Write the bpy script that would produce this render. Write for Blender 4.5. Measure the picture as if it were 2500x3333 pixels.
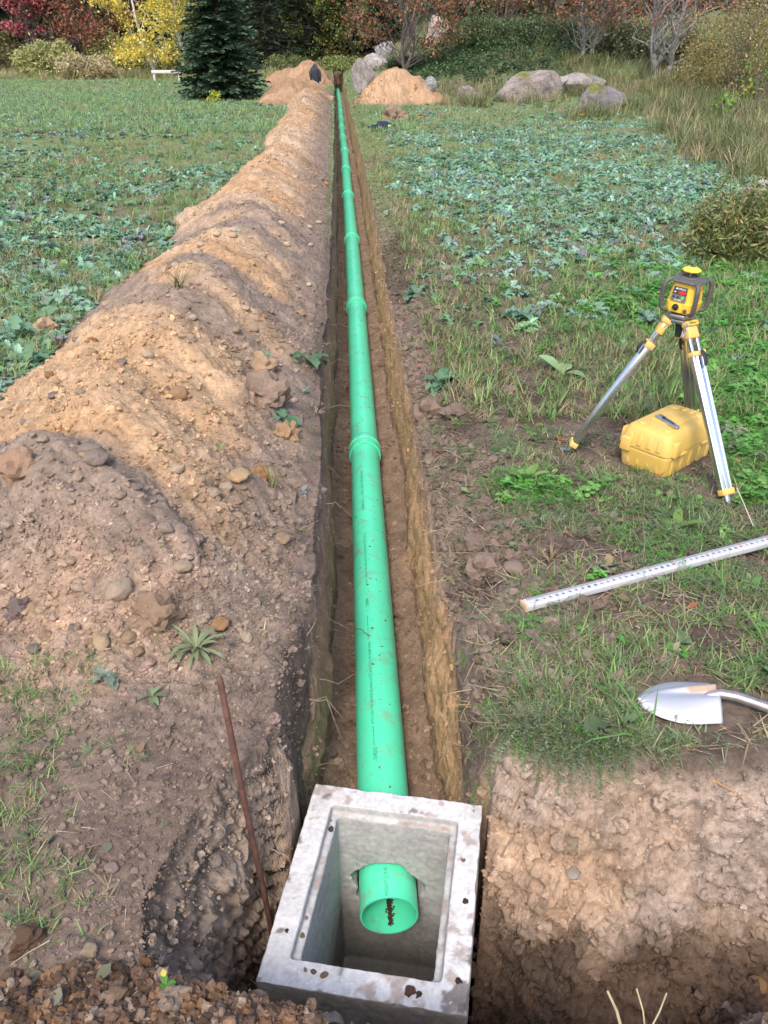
import bpy, bmesh, math, random
import numpy as np
from mathutils import Vector, Matrix, Euler

random.seed(7)
rng = np.random.default_rng(11)
for o in list(bpy.data.objects):
    bpy.data.objects.remove(o)
scene = bpy.context.scene
COL = scene.collection
R = math.radians

# ------------------------------------------------------------------ camera, sky, sun, exposure
CAM_Z = 1.95
PITCH = 29.6                      # degrees below the horizontal
FPX, CX, CY = 2700.0, 1250.0, 1666.5   # the photograph's lens in its own pixels
cam_d = bpy.data.cameras.new('camera')
cam = bpy.data.objects.new('camera', cam_d); COL.objects.link(cam)
cam.location = (0, 0, CAM_Z); cam.rotation_euler = (R(90 - PITCH), 0, 0)
cam_d.sensor_fit = 'HORIZONTAL'; cam_d.sensor_width = 36; cam_d.lens = 36 * FPX / 2500
cam_d.clip_start = 0.05; cam_d.clip_end = 800
scene.camera = cam

SUN_EL, SUN_AZ = 52.0, 192.0      # azimuth clockwise from +Y: from the left and behind the camera
world = bpy.data.worlds.new('World'); scene.world = world; world.use_nodes = True
wn = world.node_tree.nodes; wl = world.node_tree.links
bg = wn['Background']
sky = wn.new('ShaderNodeTexSky'); sky.sky_type = 'NISHITA'; sky.sun_disc = False
sky.sun_elevation = R(SUN_EL); sky.sun_rotation = R(SUN_AZ); sky.air_density = 1.0; sky.dust_density = 3.0; sky.ozone_density = 1.0
wl.new(sky.outputs[0], bg.inputs[0]); bg.inputs[1].default_value = 0.15
sun_d = bpy.data.lights.new('sun', 'SUN'); sun_d.energy = 1.1; sun_d.angle = R(11); sun_d.color = (1.0, 0.95, 0.88)
sun = bpy.data.objects.new('sun', sun_d); COL.objects.link(sun)
_sd = Vector((math.sin(R(SUN_AZ)) * math.cos(R(SUN_EL)), math.cos(R(SUN_AZ)) * math.cos(R(SUN_EL)), math.sin(R(SUN_EL))))
sun.rotation_euler = (-_sd).to_track_quat('-Z', 'Y').to_euler(); sun.location = (0, 0, 30)
scene.view_settings.view_transform = 'Standard'; scene.view_settings.look = 'None'
scene.view_settings.exposure = 1.15; scene.view_settings.gamma = 1
scene.render.engine = 'CYCLES'
scene.cycles.max_bounces = 6; scene.cycles.diffuse_bounces = 3; scene.cycles.glossy_bounces = 3
scene.cycles.transmission_bounces = 4; scene.cycles.transparent_max_bounces = 4

# ------------------------------------------------------------------ helpers
CT, ST = math.cos(R(PITCH)), math.sin(R(PITCH))
def ray(px, py):
    a, b = (px - CX) / FPX, -(py - CY) / FPX
    return np.array([a, CT + b * ST, -ST + b * CT])
def P(px, py, z=0.0):
    """the point at height z that the photograph shows at this pixel"""
    r = ray(px, py); t = (z - CAM_Z) / r[2]
    return Vector((r[0] * t, r[1] * t, z))
def PD(px, py, y):
    r = ray(px, py); t = y / r[1]
    return Vector((r[0] * t, y, CAM_Z + r[2] * t))
def to_px(x, y, z=0.0):
    dz = z - CAM_Z; dep = y * CT - dz * ST
    return CX + FPX * x / dep, CY - FPX * (y * ST + dz * CT) / dep
def sm(a, b, x):
    t = np.clip((x - a) / (b - a), 0, 1); return t * t * (3 - 2 * t)

def _h(ix, iy, iz, seed):
    n = (ix.astype(np.int64) * 374761393 + iy.astype(np.int64) * 668265263 + iz.astype(np.int64) * 2147483647 + seed * 974711) & 0xFFFFFFFF
    n = ((n ^ (n >> 13)) * 1274126177) & 0xFFFFFFFF
    n = ((n ^ (n >> 16)) * 2246822519) & 0xFFFFFFFF
    return ((n ^ (n >> 15)) & 0xFFFFFF) / float(0xFFFFFF)
def noise2(x, y, seed=0):
    x = np.asarray(x, float); y = np.asarray(y, float)
    x, y = x * .8 + y * .6, y * .8 - x * .6
    ix, iy = np.floor(x), np.floor(y); fx, fy = x - ix, y - iy
    fx = fx * fx * (3 - 2 * fx); fy = fy * fy * (3 - 2 * fy)
    z = np.zeros_like(ix)
    a = _h(ix, iy, z, seed); b = _h(ix + 1, iy, z, seed); c = _h(ix, iy + 1, z, seed); d = _h(ix + 1, iy + 1, z, seed)
    return ((a * (1 - fx) + b * fx) * (1 - fy) + (c * (1 - fx) + d * fx) * fy) * 2 - 1
def noise3(x, y, z, seed=0):
    x, y, z = x * .8 + y * .6, y * .8 - x * .6, z + .31 * x
    ix, iy, iz = np.floor(x), np.floor(y), np.floor(z); fx, fy, fz = x - ix, y - iy, z - iz
    fx = fx * fx * (3 - 2 * fx); fy = fy * fy * (3 - 2 * fy); fz = fz * fz * (3 - 2 * fz)
    r = 0
    for dx in (0, 1):
        for dy in (0, 1):
            for dz in (0, 1):
                w = (fx if dx else 1 - fx) * (fy if dy else 1 - fy) * (fz if dz else 1 - fz)
                r = r + w * _h(ix + dx, iy + dy, iz + dz, seed)
    return r * 2 - 1
def fbm2(x, y, f, oct=4, seed=0, gain=.5):
    r = 0; a = 1; s = 0
    for i in range(oct):
        r = r + a * noise2(x * f, y * f, seed + i); s += a; a *= gain; f *= 2.03
    return r / s

def link(o, parent=None):
    COL.objects.link(o)
    if parent is not None: o.parent = parent
    return o
def mesh_np(name, verts, quads=None, tris=None, mat=None, col=None, smooth=True, parent=None):
    """one mesh object from numpy arrays; col is one linear colour per vertex"""
    me = bpy.data.meshes.new(name)
    verts = np.asarray(verts, np.float32)
    nq = 0 if quads is None else len(quads); nt = 0 if tris is None else len(tris)
    loops = np.concatenate([np.asarray(q, np.int32).ravel() for q in (quads, tris) if q is not None and len(q)])
    me.vertices.add(len(verts)); me.vertices.foreach_set('co', verts.ravel())
    me.loops.add(len(loops)); me.loops.foreach_set('vertex_index', loops)
    starts = np.concatenate([np.arange(nq) * 4, nq * 4 + np.arange(nt) * 3]).astype(np.int32)
    me.polygons.add(nq + nt); me.polygons.foreach_set('loop_start', starts)
    me.update(calc_edges=True)
    me.polygons.foreach_set('use_smooth', np.full(nq + nt, smooth))
    if col is not None:
        at = me.color_attributes.new('tint', 'FLOAT_COLOR', 'POINT')
        c = np.ones((len(verts), 4), np.float32); c[:, :3] = col
        at.data.foreach_set('color', c.ravel())
    me.validate()
    if mat: me.materials.append(mat)
    return link(bpy.data.objects.new(name, me), parent)
def tag(o, label=None, cat=None, group=None, kind=None):
    if label: o['label'] = label
    if cat: o['category'] = cat
    if group: o['group'] = group
    if kind: o['kind'] = kind
    return o
def empty(name, loc=(0, 0, 0), rot=(0, 0, 0)):
    o = bpy.data.objects.new(name, None); COL.objects.link(o)
    o.location = loc; o.rotation_euler = rot; o.empty_display_size = .1
    return o

class MB:
    """collects boxes, tubes, prisms and lathes into one mesh"""
    def __init__(s): s.v = []; s.f = []
    def add(s, vs, fs):
        n = len(s.v); s.v += [Vector(v) for v in vs]; s.f += [tuple(i + n for i in f) for f in fs]; return s
    def box(s, c, size, M=None, top=(1, 1)):
        x, y, z = [k / 2 for k in size]; c = Vector(c)
        vs = [Vector((sx * x * (top[0] if sz > 0 else 1), sy * y * (top[1] if sz > 0 else 1), sz * z)) for sz in (-1, 1) for sx, sy in ((-1, -1), (1, -1), (1, 1), (-1, 1))]
        if M is not None: vs = [M @ v for v in vs]
        return s.add([v + c for v in vs], [(3, 2, 1, 0), (4, 5, 6, 7), (0, 1, 5, 4), (1, 2, 6, 5), (2, 3, 7, 6), (3, 0, 4, 7)])
    def tube(s, pts, rad, n=12, cap=True, flat=None):
        pts = [Vector(p) for p in pts]
        if not hasattr(rad, '__len__'): rad = [rad] * len(pts)
        vs = []; up = None
        for i, p in enumerate(pts):
            t = (pts[min(i + 1, len(pts) - 1)] - pts[max(i - 1, 0)]).normalized()
            if up is None: up = Vector((0, 0, 1)) if abs(t.z) < .9 else Vector((1, 0, 0))
            a = t.cross(up).normalized(); b = a.cross(t).normalized(); up = b
            for k in range(n):
                w = 2 * math.pi * k / n
                vs.append(p + a * (rad[i] * math.cos(w)) + b * (rad[i] * math.sin(w) * (flat or 1)))
        fs = [(i * n + k, i * n + (k + 1) % n, (i + 1) * n + (k + 1) % n, (i + 1) * n + k) for i in range(len(pts) - 1) for k in range(n)]
        if cap: fs += [tuple(range(n))[::-1], tuple(range((len(pts) - 1) * n, len(pts) * n))]
        return s.add(vs, fs)
    def prism(s, outline, h, M=None, taper=1.0):
        n = len(outline)
        vs = [Vector((x, y, 0)) for x, y in outline] + [Vector((x * taper, y * taper, h)) for x, y in outline]
        if M is not None: vs = [M @ v for v in vs]
        return s.add(vs, [tuple(range(n))[::-1], tuple(range(n, 2 * n))] + [(i, (i + 1) % n, n + (i + 1) % n, n + i) for i in range(n)])
    def build(s, name, mat, parent=None, smooth=False, bevel=0, seg=2, sub=0, M=None, angle=35):
        me = bpy.data.meshes.new(name)
        vs = s.v if M is None else [M @ v for v in s.v]
        me.from_pydata([tuple(v) for v in vs], [], s.f)
        bm = bmesh.new(); bm.from_mesh(me); bmesh.ops.recalc_face_normals(bm, faces=bm.faces)
        if smooth:
            lim = R(angle)
            for f in bm.faces: f.smooth = True
            for e in bm.edges:
                if len(e.link_faces) == 2 and e.calc_face_angle(0) > lim: e.smooth = False
        bm.to_mesh(me); bm.free()
        if mat: me.materials.append(mat)
        o = link(bpy.data.objects.new(name, me), parent)
        if sub:
            m = o.modifiers.new('s', 'SUBSURF'); m.levels = m.render_levels = sub
        if bevel:
            m = o.modifiers.new('b', 'BEVEL'); m.width = bevel; m.segments = seg; m.limit_method = 'ANGLE'; m.angle_limit = R(30)
            for p in me.polygons: p.use_smooth = True
            m.harden_normals = False
        return o
def rrect(w, h, r, n=4, cx=0, cy=0):
    pts = []
    for sx, sy, a0 in ((1, 1, 0), (-1, 1, 90), (-1, -1, 180), (1, -1, 270)):
        for k in range(n + 1):
            a = R(a0 + 90 * k / n); pts.append((cx + sx * (w / 2 - r) + r * math.cos(a), cy + sy * (h / 2 - r) + r * math.sin(a)))
    return pts

# ------------------------------------------------------------------ materials
def new_mat(name):
    m = bpy.data.materials.new(name); m.use_nodes = True
    nt = m.node_tree; b = nt.nodes['Principled BSDF']
    return m, nt, b
def N(nt, typ, **kw):
    n = nt.nodes.new('ShaderNode' + typ)
    for k, v in kw.items():
        if k.startswith('i_'):
            n.inputs[int(k[2:]) if k[2:].isdigit() else k[2:]].default_value = v
        else: setattr(n, k, v)
    return n
def plain(name, color, rough=.5, metal=0, noise=.12, scale=30, bump=0, bscale=60, spec=.5, dirt=None, dirt_amt=.5, dscale=12, coat=0):
    m, nt, b = new_mat(name); L = nt.links.new
    tc = N(nt, 'TexCoord')
    nz = N(nt, 'TexNoise'); nz.inputs['Scale'].default_value = scale; nz.inputs['Detail'].default_value = 6
    L(tc.outputs['Object'], nz.inputs['Vector'])
    mr = N(nt, 'MapRange'); L(nz.outputs[0], mr.inputs[0])
    mr.inputs[1].default_value = .3; mr.inputs[2].default_value = .7; mr.inputs[3].default_value = 1 - noise; mr.inputs[4].default_value = 1 + noise
    mx = N(nt, 'VectorMath', operation='SCALE'); mx.inputs[0].default_value = color; L(mr.outputs[0], mx.inputs['Scale'])
    out = mx.outputs[0]
    if dirt:
        n2 = N(nt, 'TexNoise'); n2.inputs['Scale'].default_value = dscale; n2.inputs['Detail'].default_value = 8; n2.inputs['Roughness'].default_value = .7
        L(tc.outputs['Object'], n2.inputs['Vector'])
        m2 = N(nt, 'MapRange'); L(n2.outputs[0], m2.inputs[0]); m2.inputs[1].default_value = .52; m2.inputs[2].default_value = .66; m2.inputs[4].default_value = dirt_amt
        mc = N(nt, 'Mix', data_type='RGBA'); L(m2.outputs[0], mc.inputs[0]); L(out, mc.inputs[6]); mc.inputs[7].default_value = (*dirt, 1)
        out = mc.outputs[2]
    L(out, b.inputs['Base Color'])
    b.inputs['Roughness'].default_value = rough; b.inputs['Metallic'].default_value = metal; b.inputs['Specular IOR Level'].default_value = spec
    b.inputs['Coat Weight'].default_value = coat
    if bump:
        n3 = N(nt, 'TexNoise'); n3.inputs['Scale'].default_value = bscale; n3.inputs['Detail'].default_value = 8
        L(tc.outputs['Object'], n3.inputs['Vector'])
        bp = N(nt, 'Bump'); bp.inputs['Strength'].default_value = 1; bp.inputs['Distance'].default_value = bump
        L(n3.outputs[0], bp.inputs['Height']); L(bp.outputs[0], b.inputs['Normal'])
    return m
def leaf_mat(name, trans=.25, rough=.55, spec=.3):
    """colour comes from each leaf's own tint"""
    m, nt, b = new_mat(name); L = nt.links.new
    a = N(nt, 'Attribute', attribute_name='tint')
    L(a.outputs['Color'], b.inputs['Base Color'])
    b.inputs['Roughness'].default_value = rough; b.inputs['Specular IOR Level'].default_value = spec
    if trans:
        t = N(nt, 'BsdfTranslucent'); L(a.outputs['Color'], t.inputs['Color'])
        mx = N(nt, 'MixShader'); mx.inputs[0].default_value = trans
        L(b.outputs[0], mx.inputs[1]); L(t.outputs[0], mx.inputs[2])
        L(mx.outputs[0], nt.nodes['Material Output'].inputs['Surface'])
    return m
def soil_mat(name, b1=.012, b2=.005, rough=.95, k=1.):
    m, nt, b = new_mat(name); L = nt.links.new
    a = N(nt, 'Attribute', attribute_name='tint'); tc = N(nt, 'TexCoord')
    n1 = N(nt, 'TexNoise'); n1.inputs['Scale'].default_value = 55; n1.inputs['Detail'].default_value = 8; n1.inputs['Roughness'].default_value = .7
    n2 = N(nt, 'TexVoronoi'); n2.inputs['Scale'].default_value = 70
    n4 = N(nt, 'TexNoise'); n4.inputs['Scale'].default_value = 14; n4.inputs['Detail'].default_value = 8; n4.inputs['Roughness'].default_value = .65
    for n in (n1, n2, n4): L(tc.outputs['Object'], n.inputs['Vector'])
    mr = N(nt, 'MapRange'); L(n1.outputs[0], mr.inputs[0]); mr.inputs[1].default_value = .25; mr.inputs[2].default_value = .75; mr.inputs[3].default_value = 1 - .38 * k; mr.inputs[4].default_value = 1 + .38 * k
    mr2 = N(nt, 'MapRange'); L(n4.outputs[0], mr2.inputs[0]); mr2.inputs[1].default_value = .3; mr2.inputs[2].default_value = .7; mr2.inputs[3].default_value = 1 - .2 * k; mr2.inputs[4].default_value = 1 + .2 * k
    mm = N(nt, 'Math', operation='MULTIPLY'); L(mr.outputs[0], mm.inputs[0]); L(mr2.outputs[0], mm.inputs[1])
    # pale grit specks
    gr = N(nt, 'MapRange'); L(n2.outputs['Distance'], gr.inputs[0]); gr.inputs[1].default_value = .22; gr.inputs[2].default_value = .12; gr.inputs[3].default_value = 0; gr.inputs[4].default_value = 1
    sep = N(nt, 'SeparateColor'); L(n2.outputs['Color'], sep.inputs[0])
    gt = N(nt, 'Math', operation='GREATER_THAN'); L(sep.outputs[0], gt.inputs[0]); gt.inputs[1].default_value = .8
    gm = N(nt, 'Math', operation='MULTIPLY'); L(gr.outputs[0], gm.inputs[0]); L(gt.outputs[0], gm.inputs[1])
    g2 = N(nt, 'Math', operation='MULTIPLY_ADD'); L(gm.outputs[0], g2.inputs[0]); g2.inputs[1].default_value = .55 * k; L(mm.outputs[0], g2.inputs[2])
    sc = N(nt, 'VectorMath', operation='SCALE'); L(a.outputs['Color'], sc.inputs[0]); L(g2.outputs[0], sc.inputs['Scale'])
    L(sc.outputs[0], b.inputs['Base Color']); b.inputs['Roughness'].default_value = rough; b.inputs['Specular IOR Level'].default_value = .15
    bp = N(nt, 'Bump'); bp.inputs['Distance'].default_value = b1; bp.inputs['Strength'].default_value = 1; L(n4.outputs[0], bp.inputs['Height'])
    bq = N(nt, 'Bump'); bq.inputs['Distance'].default_value = b2; bq.inputs['Strength'].default_value = 1; L(n1.outputs[0], bq.inputs['Height']); L(bp.outputs[0], bq.inputs['Normal'])
    L(bq.outputs[0], b.inputs['Normal'])
    return m
M_SOIL = soil_mat('soil')
M_CLOD = soil_mat('clod', .006, .003)
M_LEAF = leaf_mat('leaf')
M_STRAW = leaf_mat('straw', .1, .7)
M_NEEDLE = leaf_mat('needle', .1, .7)

# ------------------------------------------------------------------ the lie of the land
PIPE_Z = -.80
_jy = [2982, 1480, 1005, 785, 640, 556, 496, 452, 417, 389, 365.5, 347, 331.5, 318.5, 307.5, 298, 290]
_jx = [1267, 1188, 1160, 1145.5, 1133, 1126, 1122, 1116, 1112.5, 1110, 1108, 1106.5, 1105, 1103.5, 1102, 1100.5, 1099]
JOINTS = [P(x, y, PIPE_Z) for x, y in zip(_jx, _jy)]
_py = np.array([-20.] + [j.y for j in JOINTS] + [90.]); _px = np.array([JOINTS[0].x] + [j.x for j in JOINTS] + [JOINTS[-1].x - 1.4])
def xc(y): return np.interp(y, _py, _px)
T_END = JOINTS[-1].y + 1.2
WL, WR, FLOOR = -.245, .265, -.91

PIT = [(-.285, 2.22), (-.34, 2.08), (-.42, 1.95), (-.505, 1.82), (-.575, 1.64), (-.63, 1.40), (-.595, 1.25), (-.49, 1.15), (-.30, 1.11), (0., 1.07), (.3, 1.02), (.75, .92), (3.2, .85), (3.2, 1.93), (1.25, 1.95), (.80, 1.955), (.63, 1.985), (.49, 2.07), (.37, 2.22), (.28, 2.46), (.0, 2.40), (-.2, 2.32)]
#        slope of the wall that falls from each edge
PSL = [10, 9, 9, 9, 9, 9, 9, 8, 6, 6, 5, 3, 3, 2.1, 2.1, 2.4, 3.0, 3.6, 5, 30, 30, 12]
ROOM = True
def pit_depth(x, y):
    x = np.asarray(x, float); y = np.asarray(y, float)
    out = np.zeros_like(x)
    m = (x > -.7) & (x < 3.4) & (y > .7) & (y < 2.6)
    if not m.any(): return out
    X = x[m] + .022 * noise2(x[m] * 3, y[m] * 3, 61); bk = sm(.45, .8, x[m]); Y = y[m] + .028 * noise2(x[m] * 3, y[m] * 3, 63) + bk * .014 * noise2(x[m] * 15, y[m] * 15, 64)
    inside = np.zeros(len(X), bool); d = np.full(len(X), 9.)
    n = len(PIT)
    for i in range(n):
        (x1, y1), (x2, y2) = PIT[i], PIT[(i + 1) % n]
        cond = ((y1 > Y) != (y2 > Y)) & (X < (x2 - x1) * (Y - y1) / ((y2 - y1) if y2 != y1 else 1e-9) + x1)
        inside ^= cond
        ex, ey = x2 - x1, y2 - y1; t = np.clip(((X - x1) * ex + (Y - y1) * ey) / (ex * ex + ey * ey), 0, 1)
        dd = np.hypot(X - x1 - t * ex, Y - y1 - t * ey)
        rd = .09 if x1 < -.2 and y1 > 1.14 and y1 < 2.25 else (.11 if y1 > 1.8 and x1 > .26 else .02)
        d = np.minimum(d, (np.sqrt(dd * dd + rd * rd) - rd) * PSL[i])
    dep = np.where(inside, d, 0)
    dep = dep - .05 * sm(0, .25, dep) * (1 - sm(.25, .5, dep))            # a rounded lip
    floor = 1.38 - .70 * sm(.55, 1.15, X) * 1 + .05 * noise2(X * 4, Y * 4, 66)
    floor = floor - .50 * np.exp(-(((X - 1.02) / .20) ** 2 + ((Y - 1.20) / .17) ** 2))
    soft = .14
    dep = np.where(dep > floor - soft, floor - soft * np.exp(-(np.maximum(dep - floor + soft, 0)) / soft), dep)
    if not ROOM:
        out[m] = np.maximum(dep, 0); return out
    # room for the basin
    bx, by = x[m] + .010, y[m] - 1.737
    c_, s_ = math.cos(R(-9.3)), math.sin(R(-9.3))
    lx, ly = np.abs(bx * c_ + by * s_), np.abs(-bx * s_ + by * c_)
    e = np.maximum(lx - .318, ly - .384)
    dep = np.maximum(dep, 1.42 * sm(.022, -.004, e))
    out[m] = np.maximum(dep, 0)
    return out

def spoil_h(u, y):
    grow = sm(21, 32, y)
    hc = (.50 - .06 * sm(8, 16, y) + .1 * grow) * (1 + .10 * noise2(y / 1.6, y * 0 + 3.3, 5) + .06 * noise2(y / .5, y * 0 + 1.3, 6))
    uc = -(1.22 - .06 * sm(8, 15, y)) + .16 * noise2(y / 1.8, y * 0, 7)
    wr_ = (-.30 - uc); wl_ = .98 - .40 * sm(8, 15, y) + .16 * noise2(y / .9, y * 0 + 9, 8)
    t = np.where(u > uc, (u - uc) / wr_, (uc - u) / wl_)
    k = .035
    p = 1 - np.sqrt(t * t + k) / math.sqrt(1 + k)
    p = np.clip(p, 0, None) * 1.12
    # bucket-load lobes running down the trench-side face
    q = u * .9 + y * 1.0
    lobes = .038 * noise2(q / .55, y * .25, 9) + .045 * noise2(q / .22, y * .7 + 4, 10)
    front = sm(1.95, 3.2, y + .18 * (u + 1) + .15 * noise2(u * 2, y * 2, 12)) * (1 - sm(38.5, 42, y))
    h = (hc * p + lobes * np.clip(p * 2.2, 0, 1)) * front
    return np.clip(h, 0, None)
def cone(x, y, cx, cy, rx, ry, h, ang=0, seed=0):
    c, s = math.cos(ang), math.sin(ang); dx, dy = x - cx, y - cy
    a, b = (dx * c + dy * s) / rx, (-dx * s + dy * c) / ry
    r = np.sqrt(a * a + b * b + .02) + .22 * noise2(x * .9, y * .9, seed) + .12 * noise2(x * 2.2, y * 2.2, seed + 1) + .06 * noise2(x * 5, y * 5, seed + 2)
    return h * np.clip(1 - r, 0, None) * 1.1
def hill(x, y):
    u = x - xc(y)
    r = 2.5 * sm(29, 60, y + .35 * np.clip(x, 0, 12)) * sm(.8, 8, u) + .5 * sm(50, 64, y) * sm(-8, 2, u)
    r = r + .5 * sm(10, 30, x) * sm(12, 40, y) + 5.5 * sm(62, 140, y) * sm(-30, 20, x + y * .15)
    l = 1.6 * sm(60, 110, y) * sm(2, -12, u)
    return r + l + .12 * fbm2(x, y, .11, 2, 30) * sm(4, 14, np.abs(u))
def heaps(x, y):
    u = x - xc(y)
    h1 = cone(x, y, .42, 33.0, 1.75, 2.0, 1.15, .25, 40) * sm(.35, .9, u)          # beyond the right lip
    h2a = cone(x, y, -3.45, 34.8, 1.5, 3.6, .70, 0, 46)
    h2 = cone(x, y, -3.9, 46.5, 2.2, 2.4, 1.2, .5, 42)                                # far end on the left
    h3 = cone(x, y, -.80, .80, .80, .46, .26, .25, 44) * 1.0                          # nearest, bottom left
    return h1, np.maximum(h2, h2a), h3
def H0(x, y, u=None):
    """coarse height of the ground"""
    x = np.asarray(x, float); y = np.asarray(y, float)
    if u is None: u = x - xc(y)
    z = hill(x, y)
    z = z + .035 * fbm2(x, y, .9, 3, 20) * sm(.3, .9, np.abs(u))
    z = z - (y < 62) * .09 * np.exp(-((u - .38) / .17) ** 2) * (1 + .5 * noise2(y * 1.6, y * 0, 33)) * sm(2.2, 3.2, y) - .05 * sm(.55, .27, u) * sm(.1, .3, u) * (y < 62)   # the right lip has slumped
    h1, h2, h3 = heaps(x, y)
    z = z + np.maximum(np.maximum(spoil_h(u, y), h1), np.maximum(h2, h3))
    # trench
    fl_ = sm(2.75, 2.10, y)
    inT = sm(WL - .035 - .10 * fl_, WL + .02, u) * sm(WR + .05 + .13 * fl_, WR - .02, u) * sm(1.98, 2.06, y) * (1 - sm(T_END - .5, T_END, y))
    fl = FLOOR + .02 * noise2(x * 6, y * 3, 25) + .03 * sm(.12, .25, np.abs(u - .01))
    z = z * (1 - inT) + fl * inT
    pd = pit_depth(x, y)
    z = np.where(pd > .001, np.minimum(z, .02 - pd + np.clip(z, -.05, .3) * (pd < .25)), z)
    return z
def H(x, y):
    return float(H0(np.array([float(x)]), np.array([float(y)]))[0])
def hit(px, py, tmin=1.2, tmax=140):
    """where the ray through this pixel meets the ground"""
    r = ray(px, py); t = np.geomspace(tmin, tmax, 4000)
    z = CAM_Z + r[2] * t; g = H0(r[0] * t, r[1] * t)
    k = np.argmax(z <= g)
    if not (z <= g).any(): k = len(t) - 1
    return Vector((r[0] * t[k], r[1] * t[k], float(g[k])))
# ------------------------------------------------------------------ ground mesh
def cols():
    a = [-70., -56, -45, -37, -30, -25, -21, -18, -15.5, -13.5, -12, -10.7, -9.5, -8.5, -7.6, -6.8, -6.1, -5.5, -5, -4.6]
    a += list(np.arange(-4.25, -3.0, .06)) + list(np.arange(-3.0, -.90, .0125)) + list(np.arange(-.90, WL - .045, .0055))
    a += list(np.arange(WL - .045, WL + .03, .0017)) + list(np.arange(WL + .03, WR - .03, .012)) + list(np.arange(WR - .03, WR + .06, .0017))
    a += list(np.arange(WR + .06, .60, .006)) + list(np.arange(.60, 2.2, .0135)) + list(np.arange(2.2, 3.4, .03))
    v = 3.4; d = .05
    while v < 80: a.append(v); d *= 1.11; v += d
    return np.array(a)
def rows():
    a = [-6., -4, -2.5, -1.5, -.8, -.4, -.1] + list(np.arange(.1, .8, .035)) + list(np.arange(.8, 1.05, .012)) + list(np.arange(1.05, 2.35, .0065))
    v = 2.35; d = .0085
    while v < 150: a.append(v); d = max(d, .0042 * v); v += d
    return np.array(a)
U0 = cols(); V0 = rows()
nu, nv = len(U0), len(V0)
UU, YY = np.meshgrid(U0, V0)
def wob(y, s):
    return .026 * noise2(y * 1.1, y * 0 + s, 70) + .014 * noise2(y * 3.7, y * 0 + s, 71) + .006 * noise2(y * 11, y * 0 + s, 72)
wy = sm(2.0, 2.6, V0)[:, None]
UA = UU - .055 * sm(3.0, 2.2, YY) * np.clip(1 - np.abs(UU - WL) / .16, 0, 1) + wob(YY, 1.) * np.clip(1 - np.abs(UU - WL) / .16, 0, 1) * wy + (wob(YY, 8.) + .02) * np.clip(1 - np.abs(UU - WR) / .16, 0, 1) * wy
XX = xc(YY) + UA
# crowd the columns into the pit's left wall, row by row
_ci = np.nonzero((U0 > -.90) & (U0 < WL - .05))[0]
ROOM = False
for _j in np.nonzero((V0 > .98) & (V0 < 2.14))[0]:
    _xa, _xb = XX[_j, _ci[0]], XX[_j, _ci[-1]]
    _xs = np.linspace(_xa, _xb, 900); _zs = -pit_depth(_xs, np.full(900, V0[_j]))
    _ln = np.concatenate([[0], np.cumsum(np.hypot(np.diff(_xs), np.clip(np.abs(np.diff(_zs)), 0, .05)))]); _ln /= _ln[-1]
    _new = np.interp(np.linspace(0, 1, len(_ci)), _ln, _xs)
    _w = float(sm(.98, 1.12, V0[_j]) * sm(2.13, 1.98, V0[_j]))
    XX[_j, _ci] = XX[_j, _ci] * (1 - _w) + _new * _w
ROOM = True
UB = np.where((YY > .97) & (YY < 2.14) & (UU > -.90) & (UU < WL - .05), XX - xc(YY), UU)
ZZ = H0(XX, YY, UB)
GX, GY, GZ = XX.copy(), YY.copy(), ZZ.copy()
def grid_normals(X, Y, Z):
    pu = np.stack([np.gradient(a, axis=1) for a in (X, Y, Z)], -1); pv = np.stack([np.gradient(a, axis=0) for a in (X, Y, Z)], -1)
    n = np.cross(pu, pv); return n / (np.linalg.norm(n, axis=-1, keepdims=True) + 1e-12)
NRM = grid_normals(GX, GY, GZ)
h1, h2, h3 = heaps(GX, GY)
SP = spoil_h(UU, GY)
in_tr = ((UU > WL - .03) & (UU < WR + .045) & (GY > 1.99) & (GY < T_END)) 
PDEP = pit_depth(GX, GY)
steep = sm(.75, .35, NRM[..., 2])
loose = np.clip(np.maximum.reduce([SP / .12, h1 / .2, h2 / .2, h3 / .06]), 0, 1)
cut = np.clip(np.maximum(in_tr * 1., PDEP / .06), 0, 1)
rough = .35 + .35 * sm(5, 3, GY) + .65 * loose * (1 - .5 * sm(5, 3, GY)) + .35 * cut
dy = np.gradient(V0)[:, None]
disp = 0
for f, a, s in ((3.2, .030, 80), (8.5, .021, 81), (21, .014, 82), (48, .0085, 83)):
    fade = np.clip(1 / (f * dy * 2.2), 0, 1)
    nz = noise3(GX * f, GY * f, GZ * f, s)
    if f > 5: nz = np.where(loose > .3, np.abs(nz) * 1.7 - .6, nz)
    disp = disp + a * fade * nz
amp = rough * np.where(in_tr & (np.abs(UU) < .24), .45, 1.)
disp = disp * amp
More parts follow.
